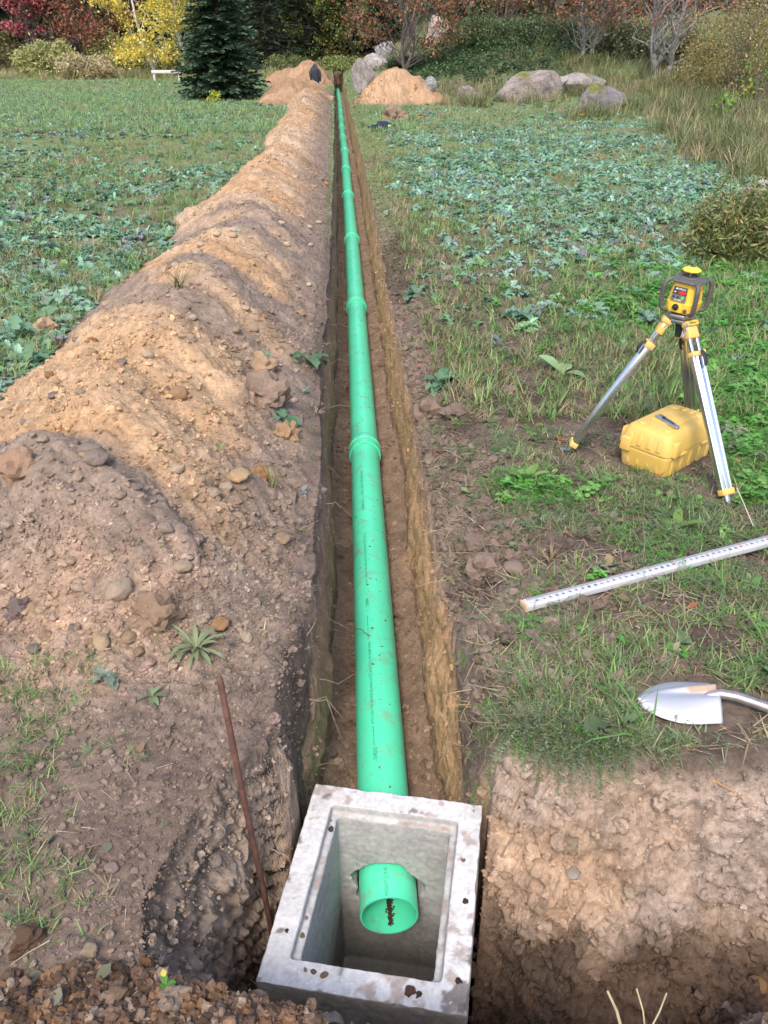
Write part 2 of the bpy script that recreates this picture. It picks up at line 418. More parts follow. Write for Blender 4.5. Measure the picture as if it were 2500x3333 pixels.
# the cut wall right of the basin is lumpy and cracked
pitw = np.clip(PDEP / .15, 0, 1)
lump = np.abs(noise3(GX * 6.5, GY * 6.5, GZ * 6.5, 90)) * .05 + np.abs(noise3(GX * 14, GY * 14, GZ * 14, 91)) * .042 + np.abs(noise3(GX * 31, GY * 31, GZ * 31, 95)) * .024 + np.abs(noise3(GX * 64, GY * 64, GZ * 64, 96)) * .011
crack = 1.4 * np.exp(-((noise3(GX * 4.2, GY * 4.2, GZ * 4.2, 92) + .25 * noise3(GX * 15, GY * 15, GZ * 15, 94)) / .06) ** 2) * .022 * sm(.05, .3, noise3(GX * 3, GY * 3, GZ * 3, 93))
def worley(x, y, z, seed):
    ix, iy, iz = np.floor(x), np.floor(y), np.floor(z); f1 = np.full(x.shape, 9.); f2 = np.full(x.shape, 9.); cid = np.zeros(x.shape)
    for a in (-1, 0, 1):
        for b in (-1, 0, 1):
            for c in (-1, 0, 1):
                jx, jy, jz = ix + a, iy + b, iz + c; h = _h(jx, jy, jz, seed)
                d = (jx + h - x) ** 2 + (jy + _h(jx, jy, jz, seed + 1) - y) ** 2 + (jz + _h(jx, jy, jz, seed + 2) - z) ** 2
                n_ = d < f1; f2 = np.where(n_, f1, np.minimum(f2, d)); cid = np.where(n_, h, cid); f1 = np.where(n_, d, f1)
    return np.sqrt(f1), np.sqrt(f2), cid
wm = (PDEP > .015) & (np.abs(GX) < 3)
px_, py_, pz_ = GX[wm], GY[wm], GZ[wm]
jx_ = .05 * noise3(px_ * 9, py_ * 9, pz_ * 9, 201); jy_ = .05 * noise3(px_ * 9, py_ * 9, pz_ * 9, 202)
chunk = np.zeros(GX.shape)
for f, amp_, cr, sd in ((6.5, .050, .020, 210), (15, .028, .012, 215), (34, .012, .005, 220)):
    a_, b_, c_ = worley((px_ + jx_) * f, (py_ + jy_) * f, (pz_ * 1.25) * f, sd)
    chunk[wm] += amp_ * (c_ - .5) * sm(0, .16, b_ - a_) - cr * sm(.10, .0, b_ - a_) * (c_ > .35)
disp = disp + pitw * chunk * np.where(GX > .1, .7, .9)
disp = disp + pitw * .55 * (lump - .05 - crack) 
_c, _s = math.cos(R(-9.3)), math.sin(R(-9.3)); _bx, _by = GX + .010, GY - 1.737
_e = np.maximum(np.abs(_bx * _c + _by * _s) - .318, np.abs(-_bx * _s + _by * _c) - .384)
disp = disp * np.where(PDEP > 0, sm(.004, .06, _e), 1) * np.where((PDEP > 0) & (UU > WL - .05) & (UU < WR + .06) & (GY > 1.9), .6, 1)
GX = GX + NRM[..., 0] * disp; GY2 = YY + NRM[..., 1] * disp; GZ = GZ + NRM[..., 2] * disp
# ---- soil colours (kinds of soil, with some shade and sun painted into the cuts)
def C(*a): return np.array(a)
def mix(a, b, t): return a * (1 - t[..., None]) + b * t[..., None]
TAN = C(.40, .265, .158); ORANGE = C(.375, .225, .115); GREYB = C(.218, .164, .128); DARK = C(.098, .072, .056); PINKT = C(.325, .252, .200); YEL = C(.47, .285, .150); FLOORC = C(.215, .148, .102)
X, Y, Z = GX, GY2, GZ
base = mix(DARK * (1.25 + .45 * sm(0, -.4, X) * sm(5, 3, Y))[..., None], np.broadcast_to(GREYB * .9, X.shape + (3,)), sm(-.1, .6, fbm2(X, Y, 1.3, 4, 100)))
q = UU * .9 + Y
s_or = sm(-.25, .55, noise2(q / .62, Y * .22, 101) + .5 * fbm2(X, Y, 2.2, 3, 102) + .35 * fbm2(X, Y, 9, 3, 119)) * .75
s_gr = sm(-.05, .60, noise2(q / .75 + 7, Y * .3, 103) + .4 * fbm2(X, Y, 1.8, 3, 104) + .75 * 1.25 * sm(4.6, 2.8, Y) - .5 * sm(7, 12, Y))
lipm = sm(-.95, -.42, UU + .18 * fbm2(X, Y, 2.5, 3, 107)) * sm(1.0, 2.0, Y)
spc = mix(mix(np.broadcast_to(TAN, X.shape + (3,)), np.broadcast_to(C(.40, .282, .19), X.shape + (3,)), sm(5, 12, Y)), np.broadcast_to(ORANGE, X.shape + (3,)), s_or)
spc = mix(spc, np.broadcast_to(GREYB * 1.02, X.shape + (3,)), s_gr)
spc = mix(spc, np.broadcast_to(GREYB * .92, X.shape + (3,)), np.clip(lipm * 1.0, 0, .9))
pink_front = np.exp(-(((X + 1.15) / .45) ** 2 + ((Y - 2.45) / .3) ** 2))
spc = mix(spc, np.broadcast_to(C(.34, .225, .15), X.shape + (3,)), np.clip(pink_front * 1.0 * sm(-.4, .3, fbm2(X, Y, 3, 3, 130) + .2), 0, .9))
col = mix(base, spc, np.clip(np.maximum(SP / .05, 0), 0, 1))
lipr = (GY < T_END + 1) * sm(1.05, .40, UU + .25 * fbm2(X, Y, 1.6, 3, 108)) * sm(WR, WR + .05, UU)
col = mix(col, np.broadcast_to(GREYB * .80, X.shape + (3,)), np.clip(lipr, 0, .95))
col = mix(col, mix(np.broadcast_to(C(.38, .245, .145), X.shape + (3,)), np.broadcast_to(C(.29, .18, .105), X.shape + (3,)), sm(-.2, .4, fbm2(X, Y, .8, 3, 109) + .6 * sm(40, 46, Y))), np.clip(np.maximum(h1, h2) / .08, 0, 1))
col = mix(col, mix(np.broadcast_to(C(.13, .080, .055), X.shape + (3,)), np.broadcast_to(C(.20, .115, .068), X.shape + (3,)), sm(-.2, .4, fbm2(X, Y, 6, 3, 110))), np.clip(h3 / .03, 0, 1))
# layers seen in the cut faces
zz = Z + .07 * fbm2(X, Y, 2.5, 3, 111)
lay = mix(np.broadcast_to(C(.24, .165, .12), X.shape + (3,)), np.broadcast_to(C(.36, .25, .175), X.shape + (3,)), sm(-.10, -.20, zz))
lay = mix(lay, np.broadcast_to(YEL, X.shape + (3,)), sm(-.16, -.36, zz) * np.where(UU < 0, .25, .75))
lay = lay * np.where(UU < 0, .78 + .22 * sm(2.9, 2.4, Y), 1.)[..., None]  # left trench wall darkened as a whole: its shade painted in
lay = mix(lay, np.broadcast_to(C(.40, .28, .17), X.shape + (3,)), (UU < 0) * sm(3.0, 2.4, Y) * sm(-.75, -.4, Z) * .8)  # sunlit patch painted in tan at the left wall's near end
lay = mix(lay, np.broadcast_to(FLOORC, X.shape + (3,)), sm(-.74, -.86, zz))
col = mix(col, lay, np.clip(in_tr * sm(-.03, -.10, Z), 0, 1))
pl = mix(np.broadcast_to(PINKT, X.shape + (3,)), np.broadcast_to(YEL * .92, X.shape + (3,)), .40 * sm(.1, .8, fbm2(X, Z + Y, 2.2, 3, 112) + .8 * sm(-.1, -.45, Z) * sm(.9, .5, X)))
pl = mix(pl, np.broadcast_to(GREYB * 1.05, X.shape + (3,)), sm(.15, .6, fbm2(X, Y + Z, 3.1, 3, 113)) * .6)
pl = mix(pl, np.broadcast_to(C(.105, .068, .047), X.shape + (3,)), sm(-.42, -.62, zz + .10 * sm(.9, .5, X)))  # shade of the deep pit painted in as a darker colour
pl = mix(pl, np.broadcast_to(C(.07, .05, .038), X.shape + (3,)), sm(.1, .5, fbm2(X, Y, 4, 3, 114)) * sm(-.5, -.62, Z) * .8)  # uneven patches that deepen the same painted shade
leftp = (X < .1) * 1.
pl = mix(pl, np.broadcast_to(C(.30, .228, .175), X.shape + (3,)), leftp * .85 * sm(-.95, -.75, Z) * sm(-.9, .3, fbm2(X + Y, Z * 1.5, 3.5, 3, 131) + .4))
md = np.exp(-(((X - 1.02) / .21) ** 2 + ((Y - 1.20) / .18) ** 2))
pl = mix(pl, np.broadcast_to(C(.27, .185, .14), X.shape + (3,)), sm(.3, .55, md))
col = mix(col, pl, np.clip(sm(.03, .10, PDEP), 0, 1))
# bare patches of dark topsoil
BARE = []
for px, py, rx, ry in ((1700, 1290, 260, 120), (1500, 1320, 120, 130), (1900, 1790, 230, 55), (2360, 2430, 230, 70), (2250, 1960, 200, 40), (1650, 2050, 120, 40), (2330, 2080, 130, 60), (1300, 820, 70, 120), (1480, 1080, 120, 90), (1850, 1550, 100, 60), (1560, 1830, 130, 110), (2120, 1400, 230, 160)):
    c = P(px, py); BARE.append((c.x, c.y, rx * c.y / FPX * 1.05, abs(P(px, py - ry).y - P(px, py + ry).y) / 2))
def bare(x, y):
    r = np.zeros_like(x)
    for cx, cy, rx, ry in BARE: r = np.maximum(r, np.exp(-(((x - cx) / rx) ** 2 + ((y - cy) / ry) ** 2) * 1.2))
    return r
bm_ = sm(.35, .7, bare(X, Y) + .18 * fbm2(X, Y, 3, 3, 115)) * (UU > .3) * (1 - np.clip(PDEP / .05, 0, 1))
col = mix(col, np.broadcast_to(DARK * .9, X.shape + (3,)), bm_ * .85)
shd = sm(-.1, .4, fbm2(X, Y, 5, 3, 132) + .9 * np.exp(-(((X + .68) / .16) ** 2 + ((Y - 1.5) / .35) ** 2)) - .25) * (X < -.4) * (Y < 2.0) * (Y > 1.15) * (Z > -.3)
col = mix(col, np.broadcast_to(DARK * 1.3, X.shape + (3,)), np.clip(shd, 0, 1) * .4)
# a thatch of short grass colour under the plants further off
far = sm(7, 16, Y) * (1 - np.clip(np.maximum.reduce([SP / .05, h1 / .05, h2 / .05]), 0, 1)) * (1 - cut)
fg = mix(np.broadcast_to(C(.150, .200, .080), X.shape + (3,)), np.broadcast_to(C(.19, .155, .09), X.shape + (3,)), sm(.05, .5, fbm2(X, Y, .5, 3, 116)))
col = mix(col, fg, far * .8)
col = col * (1 + .18 * noise3(X * 9, Y * 9, Z * 9, 117) + .12 * noise3(X * 23, Y * 23, Z * 23, 118) + .10 * noise3(X * 50, Y * 50, Z * 50, 120))[..., None]
col = np.clip(col, .01, .8)
VN = grid_normals(X, Y, Z)
ZGRID = Z
def split_ground():
    ids = np.arange(nu * nv).reshape(nv, nu)
    Q = np.stack([ids[:-1, :-1], ids[:-1, 1:], ids[1:, 1:], ids[1:, :-1]], -1)
    cen = lambda a: (a[:-1, :-1] + a[1:, 1:]) / 2
    sp, k1, k2, k3, cu, pd = cen(SP), cen(h1), cen(h2), cen(h3), cen(in_tr * 1.), cen(PDEP)
    which = np.zeros(sp.shape, int)
    trench = (cu > .4) | (pd > .02)
    which[(sp > .025)] = 1; which[(k1 > .03)] = 2; which[(k2 > .04) & (k2 > sp)] = 3; which[(which == 3) & (cen(GY) < 40.6)] = 6; which[(k3 > .012)] = 4; which[trench] = 5
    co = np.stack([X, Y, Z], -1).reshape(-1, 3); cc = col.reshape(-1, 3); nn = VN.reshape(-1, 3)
    specs = {0: ('ground', None, None, 'structure'), 5: ('trench_cut', None, None, 'structure'),
             1: ('spoil_heap', 'long ridge of tan and grey excavated soil along the left side of the trench', 'soil heap', None),
             2: ('spoil_heap', 'low tan soil heap right of the far trench in front of the boulder', 'soil heap', None),
             3: ('spoil_heap', 'tall far mound of tan soil behind the dark hanging jacket', 'soil heap', None),
             6: ('spoil_heap', 'tan soil pile widening the long ridge, in front of the tall far mound', 'soil heap', None),
             4: ('spoil_heap', 'reddish brown crumbly soil heap at the bottom left corner beside the pit', 'soil heap', None)}
    for k, (nm, lab, cat, kind) in specs.items():
        q = Q[which == k].reshape(-1, 4)
        used, inv = np.unique(q, return_inverse=True)
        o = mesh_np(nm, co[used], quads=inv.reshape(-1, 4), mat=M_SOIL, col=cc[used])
        o.data.normals_split_custom_set_from_vertices([tuple(v) for v in nn[used]]) if len(used) < 400000 else None
        tag(o, lab, cat, 'heaps of excavated soil' if lab else None, kind)
split_ground()
# fine ground lookup for standing things on the rough surface
UXX = XX - xc(YY)
def cell(x, y):
    u = x - xc(y); j = np.clip(np.searchsorted(V0, y) - 1, 0, nv - 2); i = np.clip(np.searchsorted(U0, u) - 1, 0, nu - 2)
    fu = np.clip((u - U0[i]) / (U0[i + 1] - U0[i]), 0, 1)
    odd = np.nonzero((y > .97) & (y < 2.15) & (u > -.95) & (u < -.2))[0]
    for r in np.unique(j[odd]):
        s = odd[j[odd] == r]; ii = np.clip(np.searchsorted(UXX[r], u[s]) - 1, 0, nu - 2); i[s] = ii
        fu[s] = np.clip((u[s] - UXX[r, ii]) / (UXX[r, ii + 1] - UXX[r, ii] + 1e-9), 0, 1)
    return i, j, fu
def G(x, y):
    x = np.atleast_1d(np.asarray(x, float)); y = np.atleast_1d(np.asarray(y, float))
    i, j, fu = cell(x, y); fv = np.clip((y - V0[j]) / (V0[j + 1] - V0[j]), 0, 1)
    return (ZGRID[j, i] * (1 - fu) + ZGRID[j, i + 1] * fu) * (1 - fv) + (ZGRID[j + 1, i] * (1 - fu) + ZGRID[j + 1, i + 1] * fu) * fv
def g1(x, y): return float(G(x, y)[0])
# ------------------------------------------------------------------ the green sewer pipe, length by length
PR = .1067
M_PIPE = plain('green pipe', (.095, .72, .43), rough=.28, noise=.05, scale=3, dirt=(.30, .22, .13), dirt_amt=.42, dscale=9, spec=.5)
M_PRINT = plain('pipe print', (.035, .33, .18), rough=.6, noise=.3, scale=200)
def text_mesh(s, size=1.0, bold=0.0):
    cu = bpy.data.curves.new('lettering', 'FONT'); cu.body = s; cu.size = size; cu.offset = bold; cu.resolution_u = 2
    cu.align_x = 'LEFT'
    o = bpy.data.objects.new('lettering', cu); COL.objects.link(o)
    dg = bpy.context.evaluated_depsgraph_get(); me = o.evaluated_get(dg).to_mesh()
    vs = [v.co.copy() for v in me.vertices]; fs = [tuple(p.vertices) for p in me.polygons]
    bpy.data.objects.remove(o); bpy.data.curves.remove(cu)
    return vs, fs
def axis_frame(a, b):
    """x along the pipe, z up"""
    x = (b - a).normalized(); y = Vector((0, 0, 1)).cross(x).normalized(); z = x.cross(y)
    return Matrix(((x.x, y.x, z.x), (x.y, y.y, z.y), (x.z, y.z, z.z)))
def lathe(prof, n=40):
    """profile (axis, radius) turned about x"""
    vs = [Vector((p, r * math.cos(2 * math.pi * k / n), r * math.sin(2 * math.pi * k / n))) for p, r in prof for k in range(n)]
    fs = [(i * n + k, i * n + (k + 1) % n, (i + 1) * n + (k + 1) % n, (i + 1) * n + k) for i in range(len(prof) - 1) for k in range(n)]
    return vs, fs
PIPES = []
ORD = ['', 'second', 'third', 'fourth', 'fifth', 'sixth', 'seventh', 'eighth', 'ninth', 'tenth', 'eleventh', 'twelfth', 'thirteenth', 'fourteenth', 'fifteenth', 'sixteenth']
for i in range(len(JOINTS) - 1):
    a, b = JOINTS[i].copy(), JOINTS[i + 1].copy()
    L = (b - a).length
    root = empty('sewer_pipe', a, axis_frame(a, b).to_euler())
    n = 48 if i < 4 else 24
    if i == 0:
        lab = 'nearest bright green pipe length, its open end sticking into the concrete basin'
        prof = [(.9, PR - .0075), (0, PR - .0075), (0, PR - .001), (.002, PR), (L * .33, PR), (L * .66, PR), (L + .10, PR)]
    else:
        lab = 'green pipe length in the trench, %s from the concrete basin' % ORD[i]
        if i == len(JOINTS) - 2: lab = 'last and farthest green pipe length, ending below the white riser'
        prof = [(.06, PR), (L * .33, PR), (L * .66, PR), (L + .10, PR)]
    b_ = MB().add(*lathe(prof, n)).build('barrel', M_PIPE, root, smooth=True, angle=50)
    if i > 0:
        k = PR
        MB().add(*lathe([(.03, k + .001), (-.03, k + .001), (-.032, k + .005), (-.03, k + .0125), (-.024, k + .015), (-.012, k + .015), (-.008, k + .0115), (.07, k + .0115), (.075, k + .0165), (.092, k + .0175), (.105, k + .0165), (.112, k + .009), (.16, k + .0065), (.185, k + .0005)], n)).build('bell', M_PIPE, root, smooth=True, angle=32)
    tag(root, lab, 'sewer pipe', 'green sewer pipe lengths joined in the trench')
    PIPES.append(root)
def pipe_text(s, root, t0, t1, hgt, ang):
    vs, fs = text_mesh(s, 1.0, .012)
    x0, x1 = min(v.x for v in vs), max(v.x for v in vs); y1 = max(v.y for v in vs)
    r = PR + .0007; out = []
    for v in vs:
        ax = t0 + (v.x - x0) / (x1 - x0) * (t1 - t0); w = ang + (v.y / y1) * hgt / r
        out.append(Vector((ax, r * math.sin(w), r * math.cos(w))))
    return MB().add(out, fs).build('print', M_PRINT, root)
def along(py):
    """distance along the first pipe of what the photo shows at this row on the pipe's crown"""
    p = P(1235, py, PIPE_Z + PR); return p.y - JOINTS[0].y
pipe_text('ER/EGOUT \u2295 B182', PIPES[0], along(2916), along(2822), .018, R(2))
pipe_text('- DIAMOND', PIPES[0], along(2474), along(2430), .018, R(10))
pipe_text('\u2014\u2014 \u2014 \u2014\u2014', PIPES[0], along(2422), along(2360), .012, R(11))
pipe_text('8 PVC 12454 TYPE PSM DR35 SEWER/EGOUT \u2295 B182.2 BNQ 3624 250MM 320KPA', PIPES[0], along(2352), along(2085), .019, R(14))
pipe_text('\u2014\u2014 \u2014 \u2014\u2014\u2014', PIPES[0], along(2075), along(2000), .012, R(14))
pipe_text('200MM', PIPES[0], along(1970), along(1945), .018, R(14))
pipe_text('8 PVC 12454 TYPE PSM DR35 SEWER/EGOUT \u2295 B182.2', PIPES[0], along(1900), along(1735), .019, R(14))
pipe_text('- DIAMOND \u2014\u2014 8 PVC 12454 TYPE PSM DR35', PIPES[0], along(1660), along(1530), .018, R(14))

# ------------------------------------------------------------------ concrete catch basin
BC = Vector((-.010, 1.737, -.42)); BROT = R(-9.3); BW, BL = .616, .748
M_CONC = soil_mat('concrete', .0012, .0010, .85, .65)
def applied(o):
    dg = bpy.context.evaluated_depsgraph_get(); me = bpy.data.meshes.new_from_object(o.evaluated_get(dg))
    return me
def make_basin():
    Mw = Matrix.Translation(BC) @ Matrix.Rotation(BROT, 4, 'Z')
    outer = MB().box((0, 0, -.45), (BW, BL, .90)).build('basin_cast', None)
    cut1 = MB().box((0, 0, .0), (BW - .17, BL - .175, .068), top=(1.012, 1.012)).build('cut_a', None)
    cut2 = MB().box((0, 0, -.40), (BW - .232, BL - .235, .86), top=(1.05, 1.05)).build('cut_b', None)
    inv = Mw.inverted(); a = inv @ JOINTS[0]; b = inv @ JOINTS[1]; d = (b - a).normalized()
    F = axis_frame(a, b)
    prof, n = [], 22
    vs = []
    for t in (0.05, .40):
        for k in range(n):
            w = 2 * math.pi * k / n; r = PR + .010 + .020 * abs(math.sin(w * 2.5 + .6)) + .006 * math.sin(w * 7)
            vs.append(a + F @ Vector((t, r * math.cos(w), r * math.sin(w))))
    cut3 = MB().add(vs, [(k, (k + 1) % n, n + (k + 1) % n, n + k) for k in range(n)] + [tuple(range(n))[::-1], tuple(range(n, 2 * n))]).build('cut_c', None)
    for c in (cut1, cut2, cut3):
        m = outer.modifiers.new('b', 'BOOLEAN'); m.operation = 'DIFFERENCE'; m.object = c; m.solver = 'EXACT'
    m = outer.modifiers.new('r', 'REMESH'); m.mode = 'VOXEL'; m.voxel_size = .0062; m.use_smooth_shade = True
    me = applied(outer)
    for c in (outer, cut1, cut2, cut3): bpy.data.objects.remove(c)
    nvt = len(me.vertices); co = np.empty(nvt * 3, np.float32); me.vertices.foreach_get('co', co); co = co.reshape(-1, 3).astype(float)
    nr = np.empty(nvt * 3, np.float32); me.vertices.foreach_get('normal', nr); nr = nr.reshape(-1, 3)
    x, y, z = co.T
    edge = np.minimum(np.abs(np.abs(x) - BW / 2), np.abs(np.abs(y) - BL / 2)) + np.abs(z)
    dsp = .0016 * noise3(x * 25, y * 25, z * 25, 300) + .0012 * noise3(x * 70, y * 70, z * 70, 301) - .010 * np.clip(noise3(x * 22, y * 22, z * 22, 302) - .15, 0, 1) * sm(.03, .004, edge)
    back = sm(.20, .12, np.hypot(x - (0.5 * (a.x + b.x) if 0 else a.x + d.x * .2), (z - (a.z)))) * (y > BL / 2 - .20)
    dsp = dsp - back * .006 * np.abs(noise3(x * 40, y * 40, z * 40, 303))
    co = co + nr * dsp[:, None]
    me.vertices.foreach_set('co', co.astype(np.float32).ravel())
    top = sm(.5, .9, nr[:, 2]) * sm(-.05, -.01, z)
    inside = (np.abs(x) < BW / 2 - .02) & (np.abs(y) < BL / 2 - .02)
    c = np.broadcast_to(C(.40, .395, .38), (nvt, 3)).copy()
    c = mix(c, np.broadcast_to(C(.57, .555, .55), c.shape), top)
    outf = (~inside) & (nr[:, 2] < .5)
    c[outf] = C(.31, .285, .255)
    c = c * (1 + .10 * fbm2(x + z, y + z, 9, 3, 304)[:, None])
    low_dark = sm(-.45, -.62, z + .05 * noise2(x * 6, y * 6, 310)) * inside  # inside faces grow darker towards the bottom
    c = mix(c, np.broadcast_to(C(.16, .145, .125), c.shape), low_dark * .75)
    led = sm(.5, .9, nr[:, 2]) * inside * (z > -.05) * (z < -.02)
    dn = fbm2(x, y, 26, 4, 305) + .5 * fbm2(x, y, 7, 2, 306)
    amt = .05 + .42 * sm(-.18, -.36, y) * sm(-.16, .22, x) + .14 * sm(.2, .3, x) + .10 * sm(-.2, -.3, x)
    dirt = sm(.42 - amt, .62 - amt, dn) * top * .85 + led * sm(-.15, .25, dn) * .8
    c = mix(c, np.broadcast_to(C(.25, .155, .10), c.shape), np.clip(dirt, 0, .9) * .65)
    dk = sm(.34, .5, fbm2(x, y, 17, 4, 307) + .45 * sm(-.25, -.34, y) * sm(-.05, .15, x)) * top
    c = mix(c, np.broadcast_to(C(.09, .06, .045), c.shape), dk * .75)
    pale = sm(.25, .45, fbm2(x, y, 8, 4, 308)) * top
    c = mix(c, np.broadcast_to(C(.52, .42, .32), c.shape), pale * .10)
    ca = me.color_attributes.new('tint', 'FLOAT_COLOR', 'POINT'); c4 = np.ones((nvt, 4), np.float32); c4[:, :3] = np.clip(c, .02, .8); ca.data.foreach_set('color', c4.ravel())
    me.polygons.foreach_set('use_smooth', np.ones(len(me.polygons), bool))
    me.materials.clear(); me.materials.append(M_CONC)
    root = empty('catch_basin', BC + Vector((0, 0, -.9)), (0, 0, BROT))
    o = link(bpy.data.objects.new('basin_body', me), root); o.location = (0, 0, .9); me.name = 'basin_body'
    tag(root, 'rectangular concrete basin with recessed rim, set in the pit at the end of the pipe', 'catch basin')
make_basin()

# ------------------------------------------------------------------ laser level on its tripod
M_YEL = plain('yellow plastic', (.80, .50, .045), rough=.42, noise=.06, scale=8, dirt=(.35, .27, .15), dirt_amt=.25, dscale=18)
M_CASE = plain('yellow case', (.64, .41, .095), rough=.48, noise=.06, scale=5, dirt=(.46, .34, .19), dirt_amt=.55, dscale=7, bump=.001, bscale=120)
M_GUARD = plain('dark grey rubber', (.085, .080, .078), rough=.6, noise=.15, scale=20, dirt=(.2, .17, .14), dirt_amt=.3, dscale=30)
M_BLACK = plain('black plastic', (.022, .022, .024), rough=.45, noise=.2)
M_PANEL = plain('dark panel', (.045, .048, .06), rough=.3, noise=.05)
M_PANEL2 = plain('grey panel', (.13, .13, .135), rough=.35, noise=.05)
M_WHITE = plain('white print', (.75, .75, .75), rough=.5, noise=.03)
M_RED = plain('red window', (.72, .035, .02), rough=.15, noise=.1)
M_GREEN = plain('green key', (.10, .52, .12), rough=.4, noise=.05)
M_ORG = plain('worn orange paint', (.70, .43, .11), rough=.55, noise=.1, dirt=(.33, .31, .30), dirt_amt=.9, dscale=26, bump=.001)
M_ALU = plain('aluminium', (.80, .82, .86), rough=.26, metal=1, noise=.05, scale=40)
M_STEEL = plain('galvanised steel', (.45, .45, .46), rough=.42, metal=1, noise=.2, dirt=(.25, .16, .09), dirt_amt=.5, dscale=30)
M_GLASS = plain('smoked window', (.03, .035, .05), rough=.05, noise=.05, spec=.9)
M_CHROME = plain('knife metal', (.62, .62, .66), rough=.3, metal=1, noise=.12, dirt=(.2, .15, .12), dirt_amt=.6, dscale=70)

TH = Vector((1.468, 4.04, .785))          # underside of the level
def text_part(s, name, mat, parent, M, width, hgt, bold=.01):
    vs, fs = text_mesh(s, 1.0, bold)
    x0, x1 = min(v.x for v in vs), max(v.x for v in vs); y1 = max(v.y for v in vs)
    out = [M @ Vector(((v.x - x0) / (x1 - x0) * width, v.y / y1 * hgt, 0)) for v in vs]
    return MB().add(out, fs).build(name, mat, parent)
def octo(hx, hy, c): return [(hx, -hy + c), (hx, hy - c), (hx - c, hy), (-hx + c, hy), (-hx, hy - c), (-hx, -hy + c), (-hx + c, -hy), (hx - c, -hy)]
def loft(sections, cap=True):
    n = len(sections[0][1]); vs = []; fs = []
    for z, ol in sections: vs += [Vector((x, y, z)) for x, y in ol]
    for i in range(len(sections) - 1):
        fs += [(i * n + k, i * n + (k + 1) % n, (i + 1) * n + (k + 1) % n, (i + 1) * n + k) for k in range(n)]
    if cap: fs += [tuple(range(n))[::-1], tuple(range((len(sections) - 1) * n, len(sections) * n))]
    return vs, fs
def make_laser():
    root = empty('laser_level', TH + Vector((0, 0, .012)), (R(0), R(3.5), R(-42)))
    root.scale = (.86, .86, .86)
    tag(root, 'yellow rotating laser level with dark roll guard, standing on the tripod', 'laser level')
    k = 1.08
    body = loft([(0, octo(.074, .070, .020)), (.012, octo(.080, .077, .022)), (.058, octo(.081, .078, .022)), (.060, octo(.078, .075, .022)), (.150, octo(.070, .068, .024)), (.172, octo(.066, .064, .026))])
    MB().add(*body).build('body', M_YEL, root, bevel=.005, seg=3)
    # raised front housing
    MB().add(*loft([(.066, octo(.060, .012, .004)), (.152, octo(.052, .012, .004)), (.160, octo(.046, .008, .003))])).build('front_cover', M_YEL, root, bevel=.004, M=Matrix.Translation((-.004, -.066, 0)) @ Matrix.Rotation(R(-4.5), 4, 'X'))
    FM = Matrix.Translation((-.004, -.0838, .063)) @ Matrix.Rotation(R(90 - 5.5), 4, 'X')
    P1 = MB(); P1.prism([(-.045, .041), (.040, .041), (.037, .084), (-.041, .084)], .002, FM); pn = P1.build('control_panel', M_PANEL, root)
    P2 = MB(); P2.prism([(-.047, .006), (.043, .006), (.0402, .0408), (-.0452, .0408)], .002, FM); P2.build('control_panel', M_PANEL2, root)
    up = FM @ Matrix.Translation((0, 0, .0026))
    text_part('TOPCON', 'lettering', M_WHITE, pn, up @ Matrix.Translation((-.018, .069, 0)), .047, .0085, .02)
    e = MB()
    for q in range(2): e.add([up @ Vector(v) for v in ((-.031 + q * .007, .069, 0), (-.026 + q * .007, .069, 0), (-.022 + q * .007, .0775, 0), (-.027 + q * .007, .0775, 0))], [(0, 1, 2, 3)])
    e.build('emblem', M_WHITE, pn)
    o = MB(); o.prism([(.020 * math.cos(w) * (1 - .10 * math.cos(2 * w + math.pi)), .0105 * math.sin(w)) for w in [2 * math.pi * j / 24 for j in range(24)]], .0015, up @ Matrix.Translation((.014, .054, 0)))
    o.build('indicator_window', M_RED, root)
    MB().prism(rrect(.011, .0045, .001), .0006, up @ Matrix.Translation((-.029, .054, 0))).build('indicator_lamp', M_WHITE, root)
    for cx, mt, rr in ((-.031, M_BLACK, .0062), (-.006, M_BLACK, .0062), (.021, M_GREEN, .0092)):
        MB().prism([(rr * math.cos(2 * math.pi * j / 18), rr * math.sin(2 * math.pi * j / 18)) for j in range(18)], .002, up @ Matrix.Translation((cx, .0275, 0))).build('key', mt, root)
    text_part('RL-H4C', 'lettering', M_WHITE, pn, up @ Matrix.Translation((-.022, .0085, 0)), .041, .008, .02)
    # battery knob and socket
    KM = Matrix.Translation((-.012, -.076, .033)) @ Matrix.Rotation(R(90), 4, 'X')
    MB().prism([(.036 * x, .026 * y) for x, y in ((-1, -1), (1, -1), (.9, 1), (-.9, 1))], .003, KM @ Matrix.Translation((0, -.003, 0))).build('battery_door', M_YEL, root, bevel=.001)
    kb = MB(); kb.prism([(.0185 * math.cos(2 * math.pi * j / 28), .0185 * math.sin(2 * math.pi * j / 28)) for j in range(28)], .008, KM); kb.box(KM @ Vector((0, 0, .012)), (.034, .012, .012)); kb.build('battery_knob', M_BLACK, root, bevel=.001)
    MB().prism([(.012 * math.cos(2 * math.pi * j / 20), .012 * math.sin(2 * math.pi * j / 20)) for j in range(20)], .006, Matrix.Translation((.045, -.074, .020)) @ Matrix.Rotation(R(90), 4, 'X')).build('socket_cap', M_GUARD, root, bevel=.001)
    # guard: top plate and four corner bars
    tp = MB(); tp.add(*loft([(.168, octo(.084, .082, .030)), (.174, octo(.092, .090, .034)), (.184, octo(.084, .082, .036)), (.190, octo(.060, .058, .026))])); tp.build('guard_plate', M_GUARD, root, bevel=.003)
